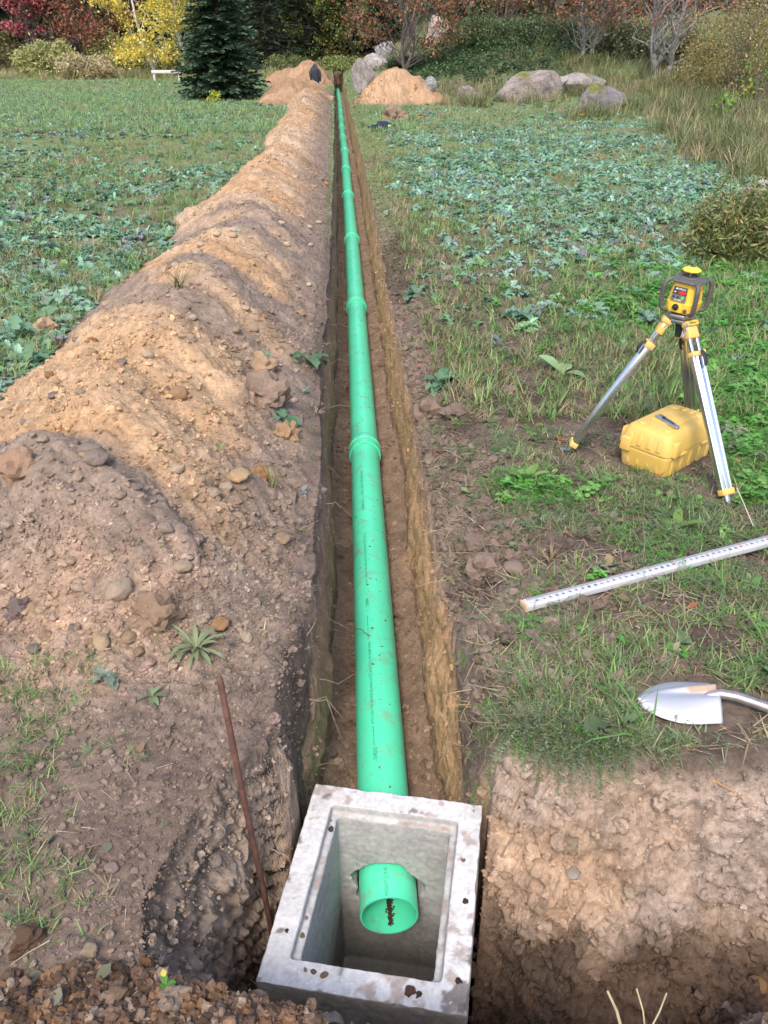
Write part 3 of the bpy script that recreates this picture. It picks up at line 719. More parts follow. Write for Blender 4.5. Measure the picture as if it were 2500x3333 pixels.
    for sx, sy in ((-1, -1), (1, -1), (1, 1), (-1, 1)):
        pts = [(.072, .070, .180), (.086, .082, .174), (.095, .090, .158), (.099, .093, .130), (.099, .092, .085), (.098, .090, .045), (.095, .087, .018), (.083, .077, .004), (.062, .060, .002)]
        g = MB(); ctr = [Vector((sx * x, sy * y, z)) for x, y, z in pts]
        sub = [Vector(c) for c in ctr]
        rad = [.010, .0125, .0135, .0135, .0125, .0125, .0125, .011, .009]
        g.tube(sub, rad, 10)
        for zz in (.06, .078, .096, .114, .132):
            g.tube([Vector((sx * .099, sy * .0925, zz)), Vector((sx * .099, sy * .0925, zz + .0035))], .0148, 10)
        g.build('guard_bar', M_GUARD, root, smooth=True, angle=50)
    # rotating head
    MB().add(*loft([(.188, octo(.052, .052, .022)), (.196, octo(.048, .048, .020))])).build('head_base', M_GUARD, root, bevel=.002)
    MB().tube([(0, 0, .194), (0, 0, .226)], .036, 24).build('head_window', M_GLASS, root, smooth=True)
    for a in (20, 110, 200, 290):
        MB().box((.044 * math.cos(R(a)), .044 * math.sin(R(a)), .209), (.007, .007, .034)).build('head_post', M_GUARD, root, bevel=.001)
    oc = [(math.cos(R(22.5 + 45 * j)), math.sin(R(22.5 + 45 * j))) for j in range(8)]
    MB().add(*loft([(.222, [(x * .050, y * .050) for x, y in oc]), (.230, [(x * .055, y * .055) for x, y in oc]), (.240, [(x * .044, y * .044) for x, y in oc]), (.249, [(x * .020, y * .020) for x, y in oc])])).build('head_cap', M_YEL, root, bevel=.002)
    MB().prism([(x * .016, y * .016) for x, y in oc], .002, Matrix.Translation((0, 0, .2488))).build('head_badge', M_GUARD, root)
make_laser()

def make_tripod():
    root = empty('survey_tripod', (1.47, 4.02, 0))
    tag(root, 'aluminium surveying tripod with worn orange clamps carrying the laser level', 'tripod')
    off = -Vector((1.47, 4.02, 0))
    top = TH + off
    hd = MB(); hd.prism([(.070 * math.cos(R(60 * j + 20)), .070 * math.sin(R(60 * j + 20))) for j in range(6)], .022, Matrix.Translation(top + Vector((0, 0, -.020))))
    hd.prism([(.060 * math.cos(R(60 * j + 20)), .060 * math.sin(R(60 * j + 20))) for j in range(6)], .020, Matrix.Translation(top + Vector((0, 0, -.044))))
    hd.build('head', M_STEEL, root, bevel=.003)
    MB().tube([top + Vector((0, 0, -.05)), top + Vector((0, 0, -.12))], [.022, .014], 14).build('centre_screw', M_BLACK, root, smooth=True)
    feet = [P(1849, 1463), P(2375, 1629), Vector((1.83, 4.56, 0))]
    for i, f in enumerate(feet):
        f = Vector((f.x, f.y, g1(f.x, f.y) + .004)) + off
        rd = Vector((f.x - top.x, f.y - top.y, 0)).normalized()
        s = top + rd * .058 + Vector((0, 0, -.030))
        ax = (f - s); L = ax.length; z = -ax.normalized()
        x = Vector((-rd.y, rd.x, 0)); y = z.cross(x).normalized(); x = y.cross(z).normalized()
        Mx = Matrix(((x.x, y.x, z.x, s.x), (x.y, y.y, z.y, s.y), (x.z, y.z, z.z, s.z), (0, 0, 0, 1)))
        # local: z runs up the leg, origin at the hinge
        m = MB()
        if True:
            prof = [(-.034, -.014), (-.024, -.017), (-.020, -.012), (-.013, -.012), (-.009, -.018), (.009, -.018), (.013, -.012), (.020, -.012), (.024, -.017), (.034, -.014),
                    (.034, .014), (.024, .017), (.020, .012), (.013, .012), (.009, .018), (-.009, .018), (-.013, .012), (-.020, .012), (-.024, .017), (-.034, .014)]
        m.prism(prof, L * .775, Mx @ Matrix.Translation((0, 0, -L * .94)))
        leg = m.build('leg', M_ALU, root, bevel=.0015)
        r = MB()
        for sx in (-1, 1): r.box(Mx @ Vector((sx * .022, 0, -L * .105)), (.016, .020, L * .15), Mx.to_3x3())
        r.build('upper_rod', M_ALU, leg, bevel=.004)
        h = MB(); h.box(Mx @ Vector((0, 0, -.045)), (.068, .036, .078), Mx.to_3x3(), top=(.75, 1)); h.box(Mx @ Vector((0, -.002, -.012)), (.064, .05, .028), Mx.to_3x3()); h.build('hinge_cap', M_ORG, leg, bevel=.006)
        if i == 1:
            TMx = Mx @ Matrix.Translation((-.022, -.0285 if (Mx.to_3x3() @ Vector((0, -1, 0))).y < 0 else .0285, -.016))
            flip = (Mx.to_3x3() @ Vector((0, -1, 0))).y < 0
            pl_ = MB(); pl_.box(Mx @ Vector((0, -.0275 if flip else .0275, -.012)), (.060, .002, .020), Mx.to_3x3()); pl_.build('name_plate', M_YEL, leg)
            if flip: TM = Mx @ Matrix.Translation((-.025, -.0292, -.0175)) @ Matrix.Rotation(R(90), 4, 'X')
            else: TM = Mx @ Matrix.Translation((.025, .0292, -.0175)) @ Matrix.Rotation(R(180), 4, 'Z') @ Matrix.Rotation(R(90), 4, 'X')
            text_part('DeWALT', 'lettering', M_BLACK, leg, TM, .050, .011, .025)
        c = MB(); c.box(Mx @ Vector((0, 0, -L * .178)), (.073, .042, .024), Mx.to_3x3()); c.box(Mx @ Vector((.036, 0, -L * .178)), (.016, .048, .032), Mx.to_3x3()); c.build('clamp', M_ORG, leg, bevel=.004)
        sgn = -1
        if (Mx.to_3x3() @ Vector((0, -1, 0))).dot(Vector((-.2, -1, .3))) < 0: sgn = 1
        lv = MB(); lv.tube([Mx @ Vector((.016, sgn * .026, -L * .165)), Mx @ Vector((.017, sgn * .036, -L * .19)), Mx @ Vector((.017, sgn * .036, -L * .225)), Mx @ Vector((.016, sgn * .030, -L * .25))], [.009, .013, .012, .009], 8, flat=.6); lv.build('lever', M_BLACK, leg, smooth=True)
        fc = MB(); fc.box(Mx @ Vector((0, 0, -L * .935)), (.074, .042, .030), Mx.to_3x3()); fc.build('foot_clamp', M_ORG, leg, bevel=.004)
        ft = MB(); ft.tube([Mx @ Vector((0, 0, -L * .93)), Mx @ Vector((0, 0, -L * .988))], .021, 14, flat=.7); ft.tube([Mx @ Vector((0, 0, -L * .985)), Mx @ Vector((0, 0, -L * 1.05))], [.018, .003], 10)
        ft.box(Mx @ Vector((0, 0, -L * .990)) + rd * .022, (.03, .05, .005), Matrix.Rotation(math.atan2(rd.y, rd.x) - math.pi / 2, 3, 'Z')); ft.build('foot', M_STEEL, leg, smooth=True, angle=40)
make_tripod()

def make_case():
    c = Vector((1.512, 4.034)); zr = math.atan2(.315, .356)
    root = empty('carrying_case', (c.x, c.y, g1(c.x, c.y) - .008), (0, 0, zr))
    tag(root, 'closed yellow plastic carrying case with a ribbed lid, under the tripod', 'case')
    W, D = .475, .297
    def rings(seq): return loft([(z, rrect(W * k - ins, D * k2 - ins, r, 5)) for z, k, k2, ins, r in seq])
    base = MB().add(*rings([(0, .90, .86, 0, .030), (.012, .94, .92, 0, .036), (.104, .985, .975, 0, .036), (.120, .99, .98, 0, .036), (.1215, .965, .96, 0, .03)])).build('case_base', M_CASE, root, bevel=.004)
    lid = MB().add(*rings([(.1225, .965, .96, 0, .03), (.124, 1.0, 1.0, 0, .040), (.140, .998, .995, 0, .040), (.205, .955, .925, 0, .042), (.228, .90, .84, 0, .040), (.236, .84, .74, 0, .036)])).build('case_lid', M_CASE, root, bevel=.005, seg=3)
    def rib(par, *a):
        b = MB(); b.box(*a); b.build('rib', M_CASE, par, bevel=.004)
    for e in (-1, 1):
        for j in range(4):
            y = -.085 + j * .057
            rib(base, (e * (W * .463), y, .066), (.020, .022, .082)); rib(lid, (e * (W * .464), y, .172), (.030, .026, .062), Matrix.Rotation(-e * R(14), 3, 'Y'))
            rib(lid, (e * W * .36, y * .8, .2355), (.05, .020, .006))
    for e in (-1, 1):
        for j in range(5):
            x = -.17 + j * .085
            rib(base, (x, e * (D * .467), .062), (.034, .016, .086))
    for e, xs in ((-1, (-.175, .165)), (1, (-.175, .165))):
        for x in xs:
            b = MB(); b.box((x, e * (D * .490), .164), (.060, .040, .078), top=(.72, .7)); b.build('corner_block', M_CASE, lid, bevel=.006)
    for e in (-1, 1):
        b = MB(); b.box((e * W * .49, .105 * -e, .135), (.030, .060, .075), top=(.8, .9)); b.build('corner_block', M_CASE, lid, bevel=.006)
    for x in (-.115, .11):
        b = MB(); b.tube([(x - .034, -D / 2 - .004, .1225), (x + .034, -D / 2 - .004, .1225)], .0065, 8)
        for j in range(5): b.tube([(x - .028 + j * .014, -D / 2 - .004, .1225), (x - .022 + j * .014, -D / 2 - .004, .1225)], .008, 8)
        b.build('hinge', M_CASE, root, smooth=True)
    for x, y in ((-.15, -.07), (-.15, .075), (.15, -.07), (.15, .075)):
        b = MB(); b.tube([(x, y, .230), (x, y, .2425)], [.026, .018], 8); b.build('stacking_foot', M_CASE, lid, bevel=.003)
    p = MB(); p.prism(rrect(.22, .15, .012), .006, Matrix.Translation((.02, 0, .2345))); p.build('top_panel', M_CASE, lid, bevel=.002)
    hn = MB(); hn.tube([(-.07, D / 2 + .004, .128), (-.06, D / 2 + .026, .128), (.06, D / 2 + .026, .128), (.07, D / 2 + .004, .128)], .011, 10); hn.build('handle', M_CASE, root, smooth=True)
    return g1(c.x, c.y) - .008
CZ = make_case()
def make_knife():
    z = CZ + .2405
    a, b = P(2140, 1356, z), P(2207, 1397, z)
    d = b - a; L = d.length
    root = empty('utility_knife', (a.x, a.y, z), (0, 0, math.atan2(d.y, d.x)))
    tag(root, 'small silver utility knife lying on the lid of the yellow case', 'utility knife')
    ol = [(0, -.016), (.012, -.021), (L * .5, -.018), (L * .9, -.014), (L, -.008), (L, .010), (L * .93, .015), (L * .5, .019), (.012, .022), (0, .016)]
    MB().prism(ol, .013).build('handle_shell', M_CHROME, root, bevel=.003)
    MB().box((L * .5, 0, .0135), (L * .55, .009, .002)).build('slot', M_BLACK, root)
    MB().prism([(.012 * math.cos(w), .008 * math.sin(w)) for w in [k * math.pi / 6 for k in range(12)]], .006, Matrix.Translation((L * .30, 0, .013))).build('slider', M_BLACK, root, bevel=.001)
make_knife()

# ------------------------------------------------------------------ grade rod
M_ROD = plain('white rod', (.47, .47, .485), rough=.38, noise=.03, scale=8, dirt=(.42, .33, .24), dirt_amt=.35, dscale=30)
M_RODEND = plain('dirty rod end', (.50, .36, .22), rough=.7, noise=.25)
M_INK = plain('grey ink', (.11, .11, .12), rough=.6, noise=.2, scale=100)
M_REDINK = plain('red ink', (.50, .10, .09), rough=.6, noise=.1)
def make_rod():
    a, b = P(1705, 1962, .035), P(2500, 1752, .035)
    d = (b - a); ang = math.atan2(d.y, d.x)
    L = d.length + 1.1
    zs = max(g1(a.x + math.cos(ang) * t, a.y + math.sin(ang) * t) for t in np.linspace(0, L, 60))
    root = empty('grade_rod', (a.x, a.y, max(zs - .004, .0)), (0, 0, ang))
    tag(root, 'white grade rod with black tick marks lying across the ground beside the pit', 'grade rod')
    W, Hh = .052, .028
    MB().box((L / 2, 0, Hh / 2), (L, W, Hh)).build('rod_body', M_ROD, root, bevel=.004, seg=3)
    MB().box((.004, 0, Hh / 2), (.011, W + .001, Hh + .001)).build('end_cap', M_RODEND, root, bevel=.003)
    ft = .365; inch = ft / 12
    tk = MB()
    n = int((L - .03) / (inch / 4))
    for k in range(3, n):
        x = k * inch / 4; ln = .012 if k % 4 else .015
        tk.add([(x, W / 2 - .004 - ln, Hh + .0006), (x + inch / 9, W / 2 - .004 - ln, Hh + .0006), (x + inch / 9, W / 2 - .004, Hh + .0006), (x, W / 2 - .004, Hh + .0006)], [(0, 1, 2, 3)])
    tk.build('graduations', M_INK, root)
    num = MB(); red = MB()
    for k in range(2, int((L - .03) / inch)):
        isft = k % 12 == 0
        s = str(k // 12 if isft else k % 12)
        vs, fs = text_mesh(s, .018 if isft else .0125, .002)
        wd = max(v.x for v in vs); hg = max(v.y for v in vs)
        # tops of the numerals point up the rod
        out = [Vector((k * inch - hg / 2 + v.y, -.004 - (v.x - wd / 2), Hh + .0007)) for v in vs]
        (red if isft else num).add(out, fs)
    nk = len(num.f); num.add(red.v, red.f); no = num.build('numerals', M_INK, root); no.data.materials.append(M_REDINK)
    for q in no.data.polygons[nk:]: q.material_index = 1
make_rod()

# ------------------------------------------------------------------ shovel
def make_shovel():
    M_BL, nt, bs = new_mat('worn blade'); Ln = nt.links.new
    tc = N(nt, 'TexCoord'); nz = N(nt, 'TexNoise'); nz.inputs['Scale'].default_value = 9; nz.inputs['Detail'].default_value = 8; nz.inputs['Roughness'].default_value = .65; Ln(tc.outputs['Object'], nz.inputs['Vector'])
    at = N(nt, 'Attribute', attribute_name='tint')
    ad = N(nt, 'Math', operation='ADD'); Ln(nz.outputs[0], ad.inputs[0]); Ln(at.outputs['Fac'], ad.inputs[1])
    mr = N(nt, 'MapRange'); Ln(ad.outputs[0], mr.inputs[0]); mr.inputs[1].default_value = .85; mr.inputs[2].default_value = 1.15
    cm = N(nt, 'Mix', data_type='RGBA'); Ln(mr.outputs[0], cm.inputs[0]); cm.inputs[6].default_value = (.50, .50, .53, 1); cm.inputs[7].default_value = (.36, .26, .19, 1); Ln(cm.outputs[2], bs.inputs['Base Color'])
    inv = N(nt, 'MapRange'); Ln(mr.outputs[0], inv.inputs[0]); inv.inputs[3].default_value = .6; inv.inputs[4].default_value = .0; Ln(inv.outputs[0], bs.inputs['Metallic'])
    rg = N(nt, 'MapRange'); Ln(mr.outputs[0], rg.inputs[0]); rg.inputs[3].default_value = .50; rg.inputs[4].default_value = .8; Ln(rg.outputs[0], bs.inputs['Roughness'])
    M_NECK = plain('worn shaft', (.42, .38, .37), rough=.33, metal=.7, noise=.25, scale=14, dirt=(.26, .17, .12), dirt_amt=.6, dscale=22, spec=.6)
    s = P(2330, 2268, .05); t = P(2072, 2285, .02)
    d = s - t; ang = math.atan2(d.y, d.x); L = math.hypot(d.x, d.y)
    gz = max(g1(t.x + d.x * k, t.y + d.y * k) for k in np.linspace(0, 1, 12))
    root = empty('shovel', (t.x, t.y, gz - .004), (0, 0, ang))
    tag(root, 'worn round point shovel lying face down at the pit edge, its shaft leaving the frame', 'shovel')
    nx, ny = 34, 40; vs = []; tint = []
    for i in range(nx + 1):
        u = i / nx; x = u * L
        hw = .099 * min(1, math.sin(min(1, u / .62) * math.pi / 2) ** .62) * (1 - .06 * max(0, u - .7) / .3)
        for j in range(ny + 1):
            w = j / ny * 2 - 1; y = w * hw
            rid = (.018 + .034 * u)
            z = .006 + rid * (1 - abs(w - .06) ** 1.7 / (1.06 ** 1.7)) + .012 * u * math.exp(-((w - .34) / .12) ** 2)
            frog = math.exp(-((w - .10) / .17) ** 2)
            z -= .022 * max(0, u - .25) * frog
            ux = x + .008 * (1 - abs(w)) * u
            vs.append((ux, y, z)); tint.append(.62 * math.exp(-((w - .26) / .16) ** 2) * max(0, min(1, (u - .42) / .3)))
    q = [(i * (ny + 1) + j, (i + 1) * (ny + 1) + j, (i + 1) * (ny + 1) + j + 1, i * (ny + 1) + j + 1) for i in range(nx) for j in range(ny)]
    tn = np.array(tint)[:, None] * np.ones(3)
    o = mesh_np('blade', vs, quads=np.array(q), mat=M_BL, col=tn, parent=root)
    so = o.modifiers.new('t', 'SOLIDIFY'); so.thickness = .0028; so.offset = -1
    e = P(2505, 2300, .055); e2 = P(2800, 2365, .06)
    iM = (Matrix.Translation(Vector((t.x, t.y, gz - .004))) @ Matrix.Rotation(ang, 4, 'Z')).inverted()
    e, e2 = iM @ e, iM @ e2
    n_ = MB(); n_.tube([(L * .80, .006, .020), (L * .93, .004, .040), (L + .015, 0, .050), (L + .06, (e.y) * .25, .050), ((L + e.x) / 2 + .03, e.y * .55, .042), (e.x, e.y, .036), (e2.x, e2.y, .030), (e2.x + .85, e2.y + (e2.y - e.y) * 2.2, .032)], [.008, .013, .0165, .0165, .0175, .0185, .0185, .018], 16); n_.build('shaft', M_NECK, root, smooth=True)
make_shovel()

# ------------------------------------------------------------------ steel stake, string
M_RUST = plain('rusty steel', (.105, .048, .034), rough=.75, noise=.35, scale=25, dirt=(.22, .10, .06), dirt_amt=.5, dscale=40, bump=.002, bscale=90)
st = MB(); st.tube([(-.466, 1.80, .395), (-.462, 1.796, .388), (-.432, 1.770, 0), (-.385, 1.735, -.55), (-.37, 1.725, -.80)], [.0085, .0095, .0095, .0095, .0095], 12)
tag(st.build('steel_stake', M_RUST, smooth=True, angle=60), 'rusty round steel stake leaning out of the left side of the pit', 'stake')
sa = hit(2392, 1612); sb = hit(2465, 1722)
M_STRING = plain('pale string', (.55, .50, .42), rough=.8)
sv = MB(); sv.tube([P(2398, 1588, .06), P(2424, 1645, .05), P(2452, 1712, .02)], .0022, 6)
tag(sv.build('string', M_STRING), 'thin pale cord running from the right tripod foot to the ground', 'string')

# ------------------------------------------------------------------ small man-made things far down the trench
def blob(name, c, r, mat, seed, parent=None, n=3, amp=.25, f=2.2, squash=None):
    bm = bmesh.new(); bmesh.ops.create_icosphere(bm, subdivisions=n, radius=1)
    co = np.array([v.co for v in bm.verts])
    d = 1 + amp * noise3(co[:, 0] * f, co[:, 1] * f, co[:, 2] * f, seed) + amp * .5 * noise3(co[:, 0] * f * 2.3, co[:, 1] * f * 2.3, co[:, 2] * f * 2.3, seed + 1)
    for v, k in zip(bm.verts, d): v.co = Vector((v.co.x * r[0], v.co.y * r[1], v.co.z * r[2])) * k
    me = bpy.data.meshes.new(name); bm.to_mesh(me); bm.free()
    for p in me.polygons: p.use_smooth = True
    me.materials.append(mat); o = bpy.data.objects.new(name, me); link(o, parent); o.location = c
    return o
M_NAVY = plain('navy cloth', (.014, .017, .045), rough=.85, noise=.3, scale=6)
M_JACK = plain('dark jacket', (.020, .024, .034), rough=.6, noise=.3, scale=4)
M_LIME = plain('lime patch', (.45, .70, .12), rough=.8)
M_STICK = plain('bare stick', (.16, .11, .08), rough=.9, noise=.3, bump=.003)
def make_jacket():
    d = 42.5; b = Vector(((1026 - CX) * (d * CT + ST) / FPX, d, H((1026 - CX) * (d * CT + ST) / FPX, d)))
    k = d * .8695 / FPX * 1.04
    root = empty('hanging_jacket', (b.x, b.y, b.z + .05)); root.scale = (.72, .72, .95)
    tag(root, 'dark hooded jacket hanging on a stick beside the far trench', 'jacket')
    n = 18; rings = []
    prof = [(0.10, .10, .10, .05), (.20, .15, .13, .04), (.40, .20, .15, .02), (.60, .26, .17, -.02), (.78, .30, .18, -.04), (.88, .24, .16, -.03), (.96, .16, .13, -.02), (1.04, .08, .08, 0)]
    m = MB(); vs = []
    for z, rx, ry, ox in prof:
        for j in range(n):
            w = 2 * math.pi * j / n; q = 1 + .16 * math.sin(3 * w + z * 5) + .10 * math.sin(7 * w + z * 3)
            vs.append(Vector((ox + rx * q * math.cos(w), ry * q * math.sin(w), z)))
    fs = [(i * n + j, i * n + (j + 1) % n, (i + 1) * n + (j + 1) % n, (i + 1) * n + j) for i in range(len(prof) - 1) for j in range(n)]
    m.add(vs, fs).build('jacket_body', M_JACK, root, smooth=True, sub=1)
    for sx in (-1, 1):
        MB().tube([(sx * .22 - .03, 0, .84), (sx * .31 - .02, -.03, .68), (sx * .30, -.04, .48), (sx * .26 + .03, -.03, .30)], [.09, .09, .075, .06], 10).build('sleeve', M_JACK, root, smooth=True, sub=1)
    MB().tube([(-.02, 0, .86), (-.03, -.02, 1.0), (-.02, .02, 1.08)], [.13, .14, .06], 12).build('hood', M_JACK, root, smooth=True, sub=1)
    s = MB(); s.tube([(b.x, b.y, b.z - .2), (b.x + .05, b.y, b.z + .6), (b.x + .03, b.y, b.z + 1.12)], [.022, .018, .012], 8); s.tube([(b.x + .1, b.y - .1, b.z - .1), (b.x + .5, b.y, b.z + .55), (b.x + .95, b.y + .1, b.z + 1.1)], [.018, .015, .008], 8)
    tag(s.build('stick', M_STICK, smooth=True), 'bare forked stick holding up the dark jacket', 'stick')
make_jacket()
def make_garment():
    c = hit(1245, 420)
    root = empty('dropped_jacket', (c.x, c.y, c.z), (0, 0, R(18)))
    tag(root, 'crumpled navy blue garment with a lime patch lying on the ground right of the trench', 'jacket')
    blob('garment_body', (0.02, 0, .07), (.20, .11, .085), M_NAVY, 5, root, 3, .5, 2.4)
    blob('sleeve', (-.20, .03, .045), (.16, .06, .05), M_NAVY, 8, root, 3, .4, 2)
    blob('sleeve', (.19, -.05, .06), (.12, .07, .06), M_NAVY, 12, root, 3, .4, 2)
    blob('lime_patch', (.15, -.10, .075), (.055, .035, .03), M_LIME, 15, root, 2, .3, 2)
make_garment()
M_WPVC = plain('white plastic', (.75, .75, .74), rough=.4)
M_SLAB = plain('grey concrete', (.36, .34, .32), rough=.9, noise=.2, scale=4, bump=.01, bscale=10)
e = JOINTS[-1]
r = MB(); r.tube([(e.x + .30, e.y + .9, -.9), (e.x + .30, e.y + .9, .25)], .075, 14); r.tube([(e.x + .30, e.y + .9, .20), (e.x + .12, e.y + .75, .34), (e.x - .05, e.y + .7, .34)], .085, 12)
tag(r.build('riser_pipe', M_WPVC, smooth=True), 'short white plastic riser with an elbow at the far end of the trench', 'riser pipe')
sl = MB(); sl.box((e.x + .2, e.y + 1.9, .30), (1.5, .9, .28)); sl.box((e.x + .2, e.y + 1.9, .02), (1.2, .75, .5))
tag(sl.build('concrete_lid', M_SLAB, bevel=.03), 'grey concrete slab set at the far end of the trench behind the white riser', 'concrete slab')
def make_rail():
    a, b = hit(500, 268), hit(588, 268); 
    root = empty('rail_barrier', (a.x, a.y, a.z), (0, 0, math.atan2(b.y - a.y, b.x - a.x)))
    L = (b - a).length
    tag(root, 'low weathered white wooden rail in front of the yellow birch', 'wooden rail')
    M_W = plain('weathered white wood', (.55, .52, .47), rough=.85, noise=.2, bump=.004)
    MB().box((L / 2, 0, .50), (L + .1, .05, .15)).build('rail', M_W, root, bevel=.008)
    for x in (.06, L - .06): MB().box((x, .06, .26), (.09, .07, .58)).build('post', M_W, root, bevel=.008)
make_rail()
# ------------------------------------------------------------------ prototypes of leaves, plants, stones
def strip(L, ws, bend=.4, lift=.9, seg=None, fold=.0, twist=0, wave=0):
    """one leaf: a strip along +x, three vertices to a row; rises at angle lift and bends over"""
    n = len(ws); vs = []; a = lift; x = z = 0.
    for i, w in enumerate(ws):
        t = i / (n - 1)
        wv = wave * math.sin(i * 2.4 + L * 90)
        vs += [(x - math.sin(a) * fold * w, -w, z + fold * w * math.cos(a) + wv), (x, 0, z), (x - math.sin(a) * fold * w, w, z + fold * w * math.cos(a) - wv)]
        x += math.cos(a) * L / (n - 1); z += math.sin(a) * L / (n - 1); a -= bend / (n - 1) * (1 + t)
    q = []
    for i in range(n - 1):
        b = i * 3
        q += [(b, b + 3, b + 4, b + 1), (b + 1, b + 4, b + 5, b + 2)]
    return np.array(vs), np.array(q)
def blade(L, w, bend, lift, n=4):
    """grass blade: two vertices to a row"""
    vs = []; a = lift; x = z = 0.
    for i in range(n):
        t = i / (n - 1); ww = w * (1 - t ** 1.6) + w * .08
        vs += [(x, -ww / 2, z), (x, ww / 2, z)]
        x += math.cos(a) * L / (n - 1); z += math.sin(a) * L / (n - 1); a -= bend / (n - 1)
    q = [(2 * i, 2 * i + 2, 2 * i + 3, 2 * i + 1) for i in range(n - 1)]
    return np.array(vs), np.array(q)
def rotz(v, a):
    c, s = math.cos(a), math.sin(a); o = v.copy(); o[:, 0] = v[:, 0] * c - v[:, 1] * s; o[:, 1] = v[:, 0] * s + v[:, 1] * c; return o
def combine(parts):
    V, Q, S = [], [], []; n = 0
    for v, q, s in parts:
        V.append(v); Q.append(q + n); S.append(np.full(len(v), 1.) * s if np.ndim(s) == 0 else s); n += len(v)
    return np.concatenate(V), np.concatenate(Q), np.concatenate(S)
rr = random.Random(3)
def kale(n=9, L=.22, W=.055, young=False):
    ps = []
    for i in range(n):
        l = L * rr.uniform(.6, 1.1); w = W * rr.uniform(.7, 1.15)
        ws = [.10 * w, .16 * w] + [w * k * rr.uniform(.8, 1.2) for k in (.75, .40, .98, .55, 1.05, .62, .80, .34, .05)]
        v, q = strip(l, ws, bend=rr.uniform(.6, 1.7), lift=rr.uniform(.5, 1.25) * (1 if i % 3 else .6), fold=.30, wave=.22 * w)
        v = rotz(v, i * 2.4 + rr.uniform(-.4, .4)); ps.append((v, q, rr.uniform(.75, 1.3)))
    return combine(ps)
def broad(n=6, L=.13, W=.03):
    ps = []
    for i in range(n):
        l = L * rr.uniform(.6, 1.15); w = W * rr.uniform(.7, 1.2)
        v, q = strip(l, [.12 * w, .3 * w, .9 * w, w, .75 * w, .05 * w], bend=rr.uniform(.4, 1.2), lift=rr.uniform(.3, 1.0), fold=.2)
        ps.append((rotz(v, i * 2.4 + rr.uniform(-.5, .5)), q, rr.uniform(.8, 1.25)))
    return combine(ps)
def clover(n=12, h=.05, r=.012):
    ps = []
    for i in range(n):
        a = rr.uniform(0, 6.28); d = rr.uniform(.005, .05); z = h * rr.uniform(.3, 1.1)
        for k in range(3):
            v, q = strip(r * rr.uniform(1.4, 2.2), [.1 * r, .8 * r, .9 * r, .2 * r], bend=.5, lift=rr.uniform(-.2, .5), fold=.1)
            v = rotz(v, a + k * 2.09 + rr.uniform(-.2, .2)) + np.array([d * math.cos(a), d * math.sin(a), z]); ps.append((v, q, rr.uniform(.8, 1.2)))
    return combine(ps)
def tuft(n=10, L=.12, w=.005, spread=.03, lo=.7, hi=1.4, bend=1.0):
    ps = []
    for i in range(n):
        v, q = blade(L * rr.uniform(.5, 1.15), w * rr.uniform(.7, 1.3), bend * rr.uniform(.3, 1.4), rr.uniform(lo, hi))
        a = rr.uniform(0, 6.28); b = rr.uniform(0, 6.28); d = spread * rr.random()
        ps.append((rotz(v, a) + np.array([d * math.cos(b), d * math.sin(b), -.004]), q, rr.uniform(.75, 1.25)))
    return combine(ps)
def feather(n=6, L=.11):
    """yarrow or vetch: fine fronds set with leaflets"""
    ps = []
    for i in range(n):
        l = L * rr.uniform(.6, 1.2); lift = rr.uniform(.4, 1.2); bend = rr.uniform(.6, 1.4); a0 = rr.uniform(0, 6.28)
        m = 8
        x = z = 0; a = lift
        v, q = blade(l, .0022, bend, lift, 4); ps.append((rotz(v, a0), q, .8))
        for j in range(m):
            x += math.cos(a) * l / m; z += math.sin(a) * l / m; a -= bend / m
            for s in (-1, 1):
                ll = .019 * rr.uniform(.6, 1.2) * (1 - .5 * j / m)
                v, q = blade(ll, .0055, .4, rr.uniform(-.1, .5), 2)
                v = rotz(v, s * rr.uniform(.8, 1.3)) + np.array([x, 0, z]); ps.append((rotz(v, a0), q, rr.uniform(.75, 1.3)))
    return combine(ps)
def trailing(L=.22):
    """a thin stem that hangs over the edge (towards -y) with small leaflets"""
    ps = []; l = L * rr.uniform(.5, 1.1); m = 14; a = rr.uniform(.1, .8); yaw = rr.uniform(-.7, .7) - math.pi / 2
    x = z = 0; bend = rr.uniform(.8, 2.1)
    v, q = blade(l, .0025, bend, a, 7); ps.append((rotz(v, yaw), q, .7))
    for j in range(m):
        x += math.cos(a) * l / m; z += math.sin(a) * l / m; a -= bend / m
        for s in ((-1, 1) if rr.random() < .6 else (rr.choice((-1, 1)),)):
            v, q = blade(.014 * rr.uniform(.4, 1.4), .0046, .5, rr.uniform(-.9, .9), 2)
            v = rotz(v, s * rr.uniform(.1, 2.2)) + np.array([x, 0, z]); ps.append((rotz(v, yaw), q, rr.uniform(.7, 1.3)))
    return combine(ps)
def straw(L=.12, w=.004):
    v, q = blade(L * rr.uniform(.4, 1.2), w, rr.uniform(-.3, .4), rr.uniform(-.02, .16), 3)
    v[:, 2] += .006; return combine([(rotz(v, rr.uniform(0, 6.28)), q, 1.)])
def litter_leaf():
    v, q = strip(.05, [.004, .014, .017, .003], bend=rr.uniform(-.6, .8), lift=rr.uniform(0, .4), fold=.25); v[:, 2] += .006
    return combine([(v, q, 1.)])
def spray(n=26, R_=.22, leaf=.05):
    """leafy bramble mound"""
    ps = []
    for i in range(n):
        a = rr.uniform(0, 6.28); d = R_ * math.sqrt(rr.random()); z = (R_ * 1.0) * (1 - (d / R_) ** 2) * rr.uniform(.25, 1.1)
        v, q = strip(leaf * rr.uniform(.7, 1.3), [.08 * leaf, .32 * leaf, .36 * leaf, .06 * leaf], bend=.6, lift=rr.uniform(-.5, .7), fold=.15)
        ps.append((rotz(v, rr.uniform(0, 6.28)) + np.array([d * math.cos(a), d * math.sin(a), z]), q, rr.uniform(.65, 1.35)))
    return combine(ps)
